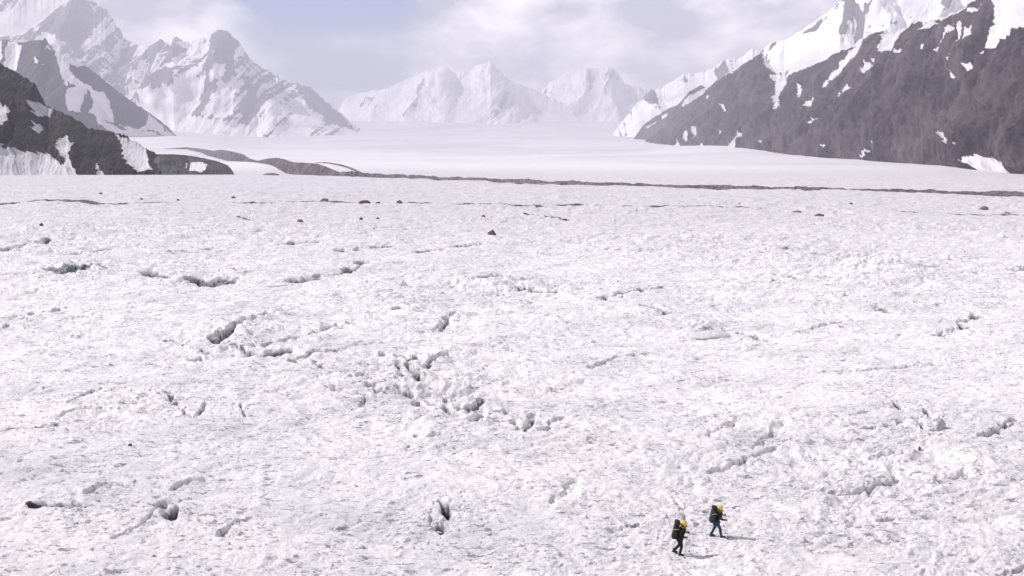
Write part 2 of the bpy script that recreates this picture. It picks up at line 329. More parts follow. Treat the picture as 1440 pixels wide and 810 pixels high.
def build_glacier():
    # rows: even steps in the angle below the horizon near by, even ratio further out
    py = np.concatenate([np.arange(905, 430, -0.62), np.arange(430, 246, -0.32)])
    _, Yn = ground(np.full(py.shape, 720.0), py)
    Yf = np.geomspace(Yn[-1] * 1.006, 17500, 260)
    Yr = np.concatenate([np.linspace(8, Yn[0] * 0.98, 20), Yn, Yf])
    nc = 1720; a = np.linspace(-0.78, 0.78, nc)
    A, YY = np.meshgrid(a, Yr)
    X = A * YY
    dcol = (a[1] - a[0]) * YY; drow = np.gradient(Yr)[:, None] + 0 * A
    Z = ice_height(X, YY, dcol, drow)
    # chaotic zones of broken blocks around the crevasse fields
    ice = np.zeros(X.shape, np.float32); dirt = np.zeros(X.shape, np.float32)
    
    for k, (pts, w, d) in enumerate(CR):
        g = np.array([ground(*p) for p in pts])
        R = w * 4 + 3
        r0 = np.searchsorted(Yr, g[:, 1].min() - R); r1 = np.searchsorted(Yr, g[:, 1].max() + R)
        if r1 - r0 < 2: continue
        c0 = max(0, np.searchsorted(a, (g[:, 0].min() - R) / max(Yr[r0], 1) if g[:, 0].min() - R < 0 else (g[:, 0].min() - R) / Yr[r1 - 1]))
        c1 = min(nc, np.searchsorted(a, (g[:, 0].max() + R) / Yr[r0] if g[:, 0].max() + R > 0 else (g[:, 0].max() + R) / Yr[r1 - 1]))
        s = (slice(r0, r1), slice(c0, c1))
        xs, ys = X[s], YY[s]
        if xs.size == 0: continue
        nwob = pn(xs / (1.5 * w + .3), ys / (1.9 * w + .3), 200 + k) + 0.3 * pn(xs / (0.7 * w + .2), ys / (0.8 * w + .2), 260 + k); nw2 = pn(xs / (0.3 * w + .1), ys / (0.4 * w + .1), 62)
        wb = w * (1 + 0.55 * pn(xs / (w * 3 + .3), ys / (w * 3 + .3), 70 + k))
        dd = seg_dist(xs, ys, [tuple(p) for p in g]) + w * 0.75 * nwob + 0.08 * w * nw2
        q = np.clip(1 - np.maximum(dd, 0) / wb, 0, 1)
        chain = 0.25 + 1.0 * sstep(-0.15, 0.35, pn(xs / (1.7 * w + .25), ys / (1.7 * w + .25), 130 + k) + 0.35 * pn(xs / (0.6 * w + .1), ys / (0.7 * w + .1), 150 + k))
        if d < 0.62: chain = 0.5 + 0.5 * chain
        cut = d * 1.15 * sstep(0, 0.55, q) * chain
        lip = 0.09 * min(d, 1.6) * np.exp(-((dd - wb * 1.4) / (wb * 1.3)) ** 2) * (0.4 + 1.0 * fbm(xs / (1.5 * w + .5), ys / (1.2 * w + .4), 3, 80 + k))
        Z[s] += -cut * (0.9 + 0.12 * nwob) + lip
        ice[s] = np.maximum(ice[s], sstep(0.22, 0.75, cut))  # bare ice colour and painted shade follow crack depth
    for pts, w in DIRT:
        g = np.array([ground(*p) for p in pts])
        r0 = np.searchsorted(Yr, g[:, 1].min() - 40); r1 = np.searchsorted(Yr, g[:, 1].max() + 40)
        s = (slice(r0, r1), slice(0, nc)); xs, ys = X[s], YY[s]
        dd = seg_dist(xs, ys, [tuple(p) for p in g]) + w * 0.6 * pn(xs / (w * 4), ys / (w * 2), 90)
        q = np.clip(1 - dd / (w * 1.25), 0, 1)
        Z[s] += 0.5 * min(w, 1.5) * 0.3 * sstep(0, 1, q) * (1 + pn(xs / (2 * w), ys / w, 91)); dirt[s] = np.maximum(dirt[s], q)
    far = sstep(800, 2500, YY)
    Z += sstep(5500, 10500, YY) * (70 * fbm(X / 1900, YY / 2600, 3, 35) - 10) 
    Z += far * (3.0 * fbm(X / 420, YY / 900, 3, 33) + 0.9 * fbm(X / 90, YY / 300, 3, 34))
    for hx, hy in ((955, 780), (1006.5, 755)):          # trodden, flatter ice under the hikers
        gx, gy = ground(hx, hy); k = 1.0; rr = slice(np.searchsorted(Yr, gy - 5), np.searchsorted(Yr, gy + 5))
        for _ in range(4):
            r2 = ((X[rr] - gx * k) ** 2 + ((YY[rr] - gy * k)) ** 2); zc = float(Z[rr][r2 < 0.6].mean()); k = (CH - zc) / CH
        wt = np.exp(-(r2 / 0.85) ** 2) * 0.85; Z[rr] = Z[rr] * (1 - wt) + zc * wt
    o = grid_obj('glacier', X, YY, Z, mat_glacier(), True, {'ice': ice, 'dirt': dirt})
    tag(o, 'rough white glacier with grey streaks and small crevasses filling the valley floor', 'glacier', kind='structure')
    return a, Yr, Z
GA, GY, GZ = build_glacier()
def surf_z(x, y):
    i = int(np.clip(np.searchsorted(GY, y) - 1, 0, len(GY) - 2)); j = int(np.clip(round((x / y - GA[0]) / (GA[1] - GA[0])), 0, len(GA) - 1))
    t = (y - GY[i]) / (GY[i + 1] - GY[i]); return float(GZ[i, j] * (1 - t) + GZ[i + 1, j] * t)

# ------------------------------------------------------------------ mountains
_HY = np.geomspace(300, 12000, 900)
def hit(px, py):
    """distance at which the line of sight px,py meets the smooth valley floor"""
    x, y, z = at(np.full(_HY.shape, float(px)), np.full(_HY.shape, float(py)), _HY)
    b = base_z(x, y) >= z
    return float(_HY[np.argmax(b)]) if b.any() else 12000.0
def poly_sd(px, py, poly):
    """signed distance to a polygon, positive inside"""
    best = np.full(px.shape, 1e9); ins = np.zeros(px.shape, bool)
    n = len(poly)
    for i in range(n):
        x0, y0 = poly[i]; x1, y1 = poly[(i + 1) % n]
        dx, dy = x1 - x0, y1 - y0; L2 = dx * dx + dy * dy + 1e-9
        t = np.clip(((px - x0) * dx + (py - y0) * dy) / L2, 0, 1)
        best = np.minimum(best, np.hypot(px - x0 - t * dx, py - y0 - t * dy))
        if dy != 0:
            c = ((y0 > py) != (y1 > py)) & (px < dx * (py - y0) / dy + x0); ins ^= c
    return np.where(ins, best, -best)
def mountain(name, label, mat, ridge, base, step=1.0, rows=150, amp=0.10, gl=0.5, slant=0.3, jag=1.0, spurs=(), snow0=-1.0, patches=(), snowfn=None, mott=0.0, msc=1.0,  prof=1.1, back=0.9, seed=0, jagw=9, soft=10.0, gfreq=1.0, cat='mountain'):
    """ridge, base: (px, py, Y). A solid massif: front face, crest, rear face.
    amp: relief of gullies as a share of height; patches: ('s' or 'r', polygon) snow or rock areas of the face"""
    r = np.array(ridge, float); b = np.array(base, float)
    p0, p1 = max(r[0, 0], b[0, 0]), min(r[-1, 0], b[-1, 0])
    px = np.arange(p0, p1 + step, step); n = len(px)
    ry, rY = np.interp(px, r[:, 0], r[:, 1]), np.interp(px, r[:, 0], r[:, 2])
    by, bY = np.interp(px, b[:, 0], b[:, 1]), np.interp(px, b[:, 0], b[:, 2])
    env = np.clip((by - ry) / 40, 0.15, 1)
    jg = -jag * env * (2.2 * ridged(px / jagw, 0 * px + 0.3, 3, seed + 5, 0.6) - 1.0)
    xr, yr, zr = at(px, ry, rY); xb, yb, zb = at(px, by, bY)
    v = np.linspace(0, 1, rows)[:, None]
    X = xb + (xr - xb) * v; Yy = yb + (yr - yb) * v; Z = zb + (zr - zb) * v ** prof
    Z = Z - jg / F * yr * v ** 9; zr = zr - jg / F * yr
    H = np.maximum(zr - zb, 1)
    Hm = float(np.median(H))
    # position along the wall in metres, slanted gullies
    sarc = np.concatenate([[0], np.cumsum(np.hypot(np.diff(xr + xb) / 2, np.diff(yr + yb) / 2))])
    S = sarc[None, :] + 0 * v; VV = v * H
    Lg = Hm * gl
    e = np.sin(np.pi * np.clip(v, 0, 1) ** 0.8) ** 0.7 * (1 - 0.25 * v)
    wv = 0.22 * Lg * pn(S / (Lg * 1.7), VV / (Lg * 1.7), seed + 1)
    g = ridged((S + slant * VV + wv) / Lg, VV / (Lg * 2.0), 5, seed + 2, 0.56)
    g2 = 0.45 * fbm((S + wv) / (Lg * 0.22) * gfreq, VV / (Lg * 0.45) * gfreq, 4, seed + 3, 0.6) + 0.7 * ridged((S + slant * VV + 0.5 * wv) / (Lg * 0.30) * gfreq, VV / (Lg * 1.3) * gfreq, 4, seed + 15, 0.6)
    PX, PY = to_px(X, Yy, Z)
    f = np.full(PX.shape, float(snow0))
    if snowfn is not None: f = snowfn(PX, PY, v + 0 * PX, g, g2, Z)
    for kind, poly in patches:
        sp_ = poly_sd(PX, PY, poly) / soft
        f = np.maximum(f, np.clip(sp_, -1, 1)) if kind == 's' else np.minimum(f, np.clip(-sp_, -1, 1))
    sm = sstep(-0.2, 0.8, f)
    disp = amp * H * e * (g * (1 - 0.45 * sm) + 0.42 * g2 * (1 - 0.75 * sm))
    for (pl, w, A) in spurs:
        d = seg_dist(PX + 0.8 * w * fbm(S / Lg * 1.5, VV / Lg * 1.5, 4, seed + 9, 0.6), PY, pl)
        disp = disp + A * H * np.clip(1 - d / w, 0, 1) * np.minimum(1, 4 * e)
    nrm = 1 / np.hypot(1, 0.6)
    beds = ridged((S + slant * VV + 0.6 * wv) / (Lg * 0.30), VV / (Lg * 2.0), 5, seed + 13, 0.65) + 0.9 * fbm(S / (Lg * 1.3), VV / (Lg * 1.3), 3, seed + 14)
    # the wall leans toward the valley: push relief out along its horizontal normal and up
    tx = np.gradient(xr + xb); ty = np.gradient(yr + yb); tl = np.hypot(tx, ty) + 1e-6
    nx, ny = ty / tl, -tx / tl
    X = X + disp * nx * nrm; Yy = Yy + disp * ny * nrm; Z = Z + disp * 0.45
    if mott:
        f = f + mott * fbm((S + slant * VV + 1.2 * wv) / (Lg * 0.13 * msc), VV / (Lg * 1.5 * msc), 4, seed + 11, 0.6)
    # rear face
    vb = np.linspace(0, 1, 24)[1:, None]
    bx = X[-1] + 0 * vb; bY_ = Yy[-1] + vb * H * 1.5 * back; bz = zr * (1 - vb) + (zb - 5) * vb + 0 * bx
    bz = bz + 0.06 * H * np.sin(np.pi * vb) * ridged(S[:1] / Lg, vb * 1.3 + 0 * bx, 3, seed + 7)
    bx = bx * (bY_ / Yy[-1])
    X = np.vstack([X, bx]); Yy = np.vstack([Yy, bY_]); Z = np.vstack([Z, bz]); f = np.vstack([f, np.repeat(f[-1:], len(vb), 0)]); beds = np.vstack([beds, np.repeat(beds[-1:], len(vb), 0)])
    o = grid_obj(name, X, Yy, Z, mat, True, {'snow': f, 'beds': beds})
    tag(o, label, cat, kind='structure'); return o

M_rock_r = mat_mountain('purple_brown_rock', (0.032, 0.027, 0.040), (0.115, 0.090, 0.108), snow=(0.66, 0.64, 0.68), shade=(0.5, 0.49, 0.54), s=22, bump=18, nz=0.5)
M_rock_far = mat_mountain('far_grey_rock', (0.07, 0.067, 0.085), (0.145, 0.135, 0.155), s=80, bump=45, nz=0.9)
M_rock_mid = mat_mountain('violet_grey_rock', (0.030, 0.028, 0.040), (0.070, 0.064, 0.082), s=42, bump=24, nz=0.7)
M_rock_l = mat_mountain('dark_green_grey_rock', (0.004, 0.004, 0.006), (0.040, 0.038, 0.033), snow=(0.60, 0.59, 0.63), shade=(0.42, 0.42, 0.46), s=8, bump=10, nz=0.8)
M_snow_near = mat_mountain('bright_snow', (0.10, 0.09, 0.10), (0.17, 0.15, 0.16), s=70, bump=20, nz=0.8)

# near dark hill at the left
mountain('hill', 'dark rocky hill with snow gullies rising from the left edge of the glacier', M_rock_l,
  [(-420,20,900),(-200,30,930),(-60,62,950),(0,90,950),(32,106,935),(50,118,915),(66,150,890),(100,163,865),(128,181,845),(150,184,840),(176,190,830),(200,205,805),(224,218,785),(250,222,775),(266,232,760),(290,246,742)],
  [(-420,262,640),(0,262,690),(300,262,712)], step=0.6, rows=210, mott=0.35, amp=0.22, gl=0.42, slant=-0.5, jag=1.8, seed=20, soft=9, prof=0.95,
  patches=[('s',[(-60,150),(-10,120),(10,150),(30,165),(30,178),(20,190),(12,212),(12,217),(60,215),(80,224),(100,238),(108,262),(-300,262),(-300,150)]),
           ('s',[(48,145),(60,148),(75,156),(70,163),(56,166)]), ('s',[(52,175),(60,178),(62,182),(56,188),(51,182)]), ('s',[(97,192),(104,205),(113,204),(108,222),(120,262),(108,262),(96,225),(84,210),(86,203)]),
           ('s',[(140,233),(150,246),(156,262),(142,262)]), ('s',[(164,190),(186,197),(206,206),(212,228),(219,242),(198,244),(184,232),(172,205)]), ('r',[(14,212),(40,214),(56,212),(56,219),(40,217),(8,217)]), ('s',[(8,213),(20,212),(20,216),(8,216)])], cat='hill')
# low debris slope running out to the right of the hill
def low_ridge(name, label, ridge, base, mat, **k):
    return mountain(name, label, mat, ridge, base, rows=60, step=0.7, **k)
M_debris = mat_mountain('grey_green_debris', (0.045, 0.047, 0.05), (0.105, 0.106, 0.104), snow=(0.7, 0.69, 0.72), s=5, bump=4)
low_ridge('moraine', 'grey debris mound with a bright snow block at the foot of the dark hill',
  [(212,228,760),(225,217,770),(240,217,775),(262,218,775),(285,222,770),(306,227,765),(320,232,757),(327,240,745),(331,250,735)], [(212,252,716),(331,254,712)], M_debris,
  amp=0.12, gl=0.8, jag=0.5, seed=31, patches=[('s',[(268,229),(280,227),(293,233),(289,241),(283,243),(267,240)]), ('s',[(262,230),(264,229),(263,237),(261,237)])], soft=8, cat='moraine')
M_moraine = mat_mountain('moraine_debris', (0.085, 0.077, 0.092), (0.18, 0.162, 0.182), s=5, bump=5)
def band_ridge(label, top, bot, mat, **k):
    b = [(x, y + 0.6, hit(x, y)) for x, y in bot]
    bx = [q[0] for q in b]; bd = [q[2] for q in b]
    r = [(x, y, float(np.interp(x, bx, bd)) * 1.0 + max(6.0, (np.interp(x, bx, [q[1] for q in b]) - y) / F * np.interp(x, bx, bd) * 2.2)) for x, y in top]
    low_ridge('moraine', label, r, b, mat, **k)
band_ridge('long dark grey debris band curving out from behind the dark hill and thinning to the right',
  [(232,209),(240,208.5),(262,207),(282,209),(300,212),(312,210.5),(326,213),(340,216),(352,223),(362,226),(376,223),(390,221.5),(400,224),(412,228),(430,229),(445,230),(458,234),(470,239),(482,244),(500,247.5)],
  [(232,210),(262,210),(290,216),(305,223),(320,226.5),(345,227.5),(362,229),(380,232),(392,238),(402,243.5),(412,245.5),(450,247),(480,248),(500,249)], M_moraine, amp=0.12, gl=1.0, jag=0.9, seed=35, jagw=5, cat='moraine')
band_ridge('thin grey debris crest trailing right, just above the start of the long dark line',
  [(444,228.5),(460,228),(480,231),(495,236),(508,242),(524,246.5),(540,248)], [(444,229.5),(460,230),(480,234),(495,239),(508,245),(524,249),(540,250)], M_moraine, amp=0.1, gl=1.0, jag=0.5, seed=37, jagw=6, cat='moraine')
band_ridge('small dark debris heap on the snow below the long debris band',
  [(370,245),(376,243.5),(384,243),(392,245)], [(370,246.3),(392,246.8)], M_moraine, amp=0.1, gl=1.0, jag=0.3, seed=38, jagw=6, cat='moraine')
# the long thin medial moraine across the whole view
def medial():
    pts = np.array([ground(*p) for p in MORAINE]); pts = pts[np.argsort(pts[:, 0])]
    n = 1700; t = np.linspace(0, 1, n); L = np.concatenate([[0], np.cumsum(np.hypot(*np.diff(pts, axis=0).T))]); s = t * L[-1]
    cx = np.interp(s, L, pts[:, 0]); cy = np.interp(s, L, pts[:, 1]) + 1.5 * pn(s / 40, s * 0, 2)
    w = np.linspace(-1, 1, 26)[:, None]
    hw = 2.9 + 1.3 * fbm(s / 16, 0 * s, 3, 5)
    hgt = np.interp(s / L[-1], [0, .1, .3, .6, 1], [4.6, 3.4, 2.7, 2.4, 2.1]) * 0.8 * np.maximum(0.55, 1 + 0.9 * fbm(s / 22, 0 * s, 4, 8, 0.7))
    X = cx + 0 * w; Y = cy + w * hw + 0.8 * pn(s / 3, w * 3 + 0 * s, 9)
    Z = hgt * (1 - np.abs(w) ** 1.4) - 0.5 + 0.45 * fbm(X / 2.2, Y / 2.2, 4, 10, 0.65) + np.interp(Y, [0, 650, 800, 1000], [0, 0, -1.5, 1.5]) + 0.5
    tag(grid_obj('medial_moraine', X, Y, Z, M_moraine, False, {'snow': np.full(X.shape, -1.0)}), 'thin dark line of rubble running across the whole far glacier', 'moraine', kind='structure')
medial()

# second ridge on the left
mountain('rocky_mountain', 'violet grey rocky ridge with broad snow strips behind the dark left hill', M_rock_mid,
  [(-300,60,3900),(-40,50,4000),(0,58,4000),(9,56,4000),(22,62,4000),(28,60,4000),(56,56,4000),(64,54,4050),(74,70,4000),(90,78,4000),(120,92,4050),(150,116,4150),(175,136,4250),(200,152,4400),(220,166,4500),(236,178,4600),(247,190,4700),(260,198,4750)],
  [(-300,212,3450),(100,212,3550),(200,208,3900),(260,204,4500)], step=0.8, rows=170, mott=0.3, amp=0.09, gl=0.6, slant=-0.7, jag=1.2, seed=40, soft=9,
  patches=[('s',[(-60,60),(2,58),(5,82),(0,95),(-60,90)]), ('s',[(12,59),(31,63),(28,82),(27,105),(14,100),(5,92),(10,80)]), ('s',[(62,70),(68,64),(73,72),(68,68)]), ('s',[(51,82),(56,90),(58,96),(52,92)]), ('s',[(74,92),(80,97),(78,99)]),
           ('s',[(76,68),(90,76),(122,90),(134,97),(122,95),(108,94),(98,90),(97,97),(102,108),(112,116),(122,120),(130,127),(143,130),(152,144),(158,160),(162,175),(170,185),(160,186),(140,175),(132,160),(122,160),(112,160),(98,158),(92,140),(95,126),(88,112),(82,92)]),
           ('r',[(122,128),(130,140),(128,152),(118,165),(112,160),(116,140)]), ('r',[(96,118),(102,124),(97,124)]), ('r',[(118,160),(135,168),(160,176),(138,180),(120,172)]),
           ('s',[(136,168),(158,174),(168,186),(150,184)]), ('s',[(208,158),(220,170),(244,186),(246,196),(226,190),(212,184),(200,184),(176,182),(168,176),(196,182),(206,176)]), ('r',[(222,160),(232,172),(243,182),(242,188),(232,184),(226,172)]),
           ('s',[(160,180),(200,184),(250,196),(250,210),(160,210)])])
# tall ridge behind on the left
def stripes(k, bias, sc=30):
    def f(PX, PY, v, g, g2, Z):
        return np.clip((-g) * k + bias + 0.25 * g2, -1, 1)
    return f
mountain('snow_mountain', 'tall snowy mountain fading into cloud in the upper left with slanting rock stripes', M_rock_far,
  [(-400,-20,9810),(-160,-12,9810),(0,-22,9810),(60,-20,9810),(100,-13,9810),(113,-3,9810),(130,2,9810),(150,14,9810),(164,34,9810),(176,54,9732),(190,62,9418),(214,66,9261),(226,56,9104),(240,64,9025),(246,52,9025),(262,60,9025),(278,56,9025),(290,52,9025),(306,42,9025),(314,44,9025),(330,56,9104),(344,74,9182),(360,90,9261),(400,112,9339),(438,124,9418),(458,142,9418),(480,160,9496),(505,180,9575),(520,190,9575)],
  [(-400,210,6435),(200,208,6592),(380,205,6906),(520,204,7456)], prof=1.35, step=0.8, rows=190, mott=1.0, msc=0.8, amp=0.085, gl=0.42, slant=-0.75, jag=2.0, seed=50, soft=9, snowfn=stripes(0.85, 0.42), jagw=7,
  spurs=[([(313,44),(318,70),(300,98),(250,130),(238,155)], 26, 0.10), ([(318,66),(345,95),(372,130),(385,180)], 24, 0.09), ([(226,58),(200,100),(160,140)], 16, 0.07), ([(250,58),(238,100),(205,150)], 16, 0.07), ([(118,0),(100,40),(92,70)], 22, 0.08), ([(290,56),(262,100),(222,150)], 16, 0.07)],
  patches=[('s',[(-60,20),(30,10),(60,-30),(112,-10),(70,30),(40,56),(-60,66)]), ('r',[(112,2),(128,4),(140,30),(120,60),(124,100),(96,66),(60,46),(84,22)]), ('r',[(204,140),(240,100),(252,112),(250,126),(226,144),(212,148)]), ('r',[(220,56),(232,62),(222,84),(212,98),(204,92),(210,72)]),
           ('r',[(172,66),(196,64),(188,100),(176,122),(170,120),(178,98),(170,88)]), ('r',[(306,50),(318,56),(330,92),(322,118),(316,110),(306,88),(302,100),(296,150),(286,150),(292,110),(296,70)]), ('r',[(336,108),(352,116),(366,150),(356,172),(330,166),(344,140)]),
           ('r',[(236,62),(262,70),(246,96),(230,104),(238,84)]), ('r',[(404,104),(440,122),(480,162),(500,184),(470,176),(430,150)]),
           ('s',[(200,155),(250,128),(290,110),(284,150),(270,165),(350,180),(350,210),(200,210)]), ('s',[(303,104),(312,100),(322,126),(330,130),(326,168),(298,168),(306,140)])])
# white massif at the head of the valley
mountain('snow_mountain', 'white double-peaked massif at the head of the valley, left of its hazier neighbour', M_rock_far,
  [(470,170,13560),(482,142,13560),(492,134,13560),(510,130,13560),(545,124,13560),(580,108,13560),(604,97,13560),(624,93,13447),(640,102,13560),(662,98,13560),(676,90,13560),(688,85,13560),(700,97,13560),(716,112,13673),(740,122,13786),(770,135,13899),(810,150,13899),(850,172,13899)],
  [(470,194,11865),(620,192,10735),(850,192,11865)], prof=1.9, step=1.0, rows=150, mott=1.0, amp=0.075, gl=0.5, slant=-0.7, jag=1.2, seed=60, snow0=0.55, soft=9,
  spurs=[([(624,94),(604,130),(575,165)], 30, 0.12), ([(688,86),(712,130),(720,165)], 34, 0.13), ([(510,130),(525,160)], 22, 0.07), ([(545,124),(530,165)], 22, 0.07)],
  patches=[('r',[(590,128),(597,113),(599,126),(592,140)]), ('r',[(573,168),(582,158),(592,142),(588,156)]), ('r',[(509,150),(522,138),(528,144),(516,148)]), ('r',[(687,168),(700,150),(712,132),(708,148)])])
mountain('snow_mountain', 'pale hazy snow peak half hidden in cloud right of the double-peaked massif', M_rock_far,
  [(740,160,14916),(762,128,14916),(776,114,14916),(800,102,14916),(822,94,14916),(840,97,14916),(858,96,14916),(866,100,14916),(880,118,14916),(900,122,14916),(940,140,15029),(1000,160,15142)],
  [(740,196,12204),(1000,190,12656)], prof=1.7, step=1.0, rows=130, mott=1.0, amp=0.075, gl=0.5, slant=-0.5, jag=1.4, seed=66, snow0=0.5, soft=9,
  spurs=[([(822,95),(820,140),(790,160)], 22, 0.12), ([(858,97),(848,140),(870,165)], 22, 0.12)],
  patches=[('r',[(762,134),(768,120),(770,132)]), ('r',[(852,112),(860,97),(870,114),(862,112),(850,124)]), ('r',[(826,100),(832,112),(828,130),(824,122)])])
# mid-distance ridges at the right
mountain('snow_mountain', 'small hazy snow ridge with a dark rock tooth left of the brown mountain', M_rock_far,
  [(856,196,8800),(870,178,9000),(880,165,9000),(892,150,9000),(904,138,9000),(914,127,9000),(924,126,9000),(950,112,9000),(962,104,9000),(980,104,9000),(1006,95,9000),(1018,84,9000),(1040,82,9000),(1058,68,9000),(1072,72,9000),(1090,66,9000),(1120,60,9000),(1200,60,9000)],
  [(856,197,8400),(900,200,7400),(1200,196,7600)], step=0.8, rows=120, mott=0.8, amp=0.07, gl=0.5, slant=0.4, jag=1.8, seed=70, snowfn=stripes(0.6, 0.55), soft=8,
  spurs=[([(915,128),(920,150),(926,170)], 16, 0.1)],
  patches=[('r',[(864,166),(884,156),(912,126),(916,128),(924,146),(922,152),(912,150),(900,138),(884,160)]), ('r',[(1004,100),(1018,86),(1024,100),(1010,112)]), ('s',[(888,165),(904,140),(914,152),(924,156),(930,150),(920,128),(1000,105),(1000,190),(888,190)])])
# brilliant snow mountain upper right
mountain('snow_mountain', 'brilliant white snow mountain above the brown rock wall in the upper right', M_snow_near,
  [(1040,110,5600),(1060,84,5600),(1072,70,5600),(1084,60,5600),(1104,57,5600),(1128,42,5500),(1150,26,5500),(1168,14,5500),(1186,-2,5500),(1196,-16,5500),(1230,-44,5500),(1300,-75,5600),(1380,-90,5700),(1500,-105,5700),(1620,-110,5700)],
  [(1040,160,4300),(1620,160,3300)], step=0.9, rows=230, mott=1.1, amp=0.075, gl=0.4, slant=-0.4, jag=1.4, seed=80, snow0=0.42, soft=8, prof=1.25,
  spurs=[([(1190,-8),(1182,20),(1176,56),(1180,80)], 26, 0.09), ([(1230,-40),(1226,10),(1240,50)], 30, 0.08), ([(1330,-60),(1322,20)], 22, 0.05), ([(1100,62),(1092,84)], 18, 0.05)],
  patches=[('r',[(1186,0),(1198,2),(1212,28),(1210,58),(1202,62),(1196,40),(1190,42),(1186,60),(1172,72),(1172,56),(1178,34)]), ('r',[(1212,6),(1218,14),(1216,26),(1210,16)]), ('r',[(1062,78),(1090,60),(1086,66)]), ('r',[(1130,46),(1166,22),(1176,10),(1160,32),(1136,48)]), ('r',[(1316,14),(1322,6),(1324,24),(1314,30)]),
           ('s',[(1198,32),(1206,44),(1200,60),(1192,48)]), ('s',[(1072,72),(1100,58),(1150,44),(1166,40),(1176,66),(1174,80),(1130,100),(1088,106)]), ('s',[(1225,-10),(1300,-20),(1310,0),(1300,24),(1240,40),(1222,20)])])
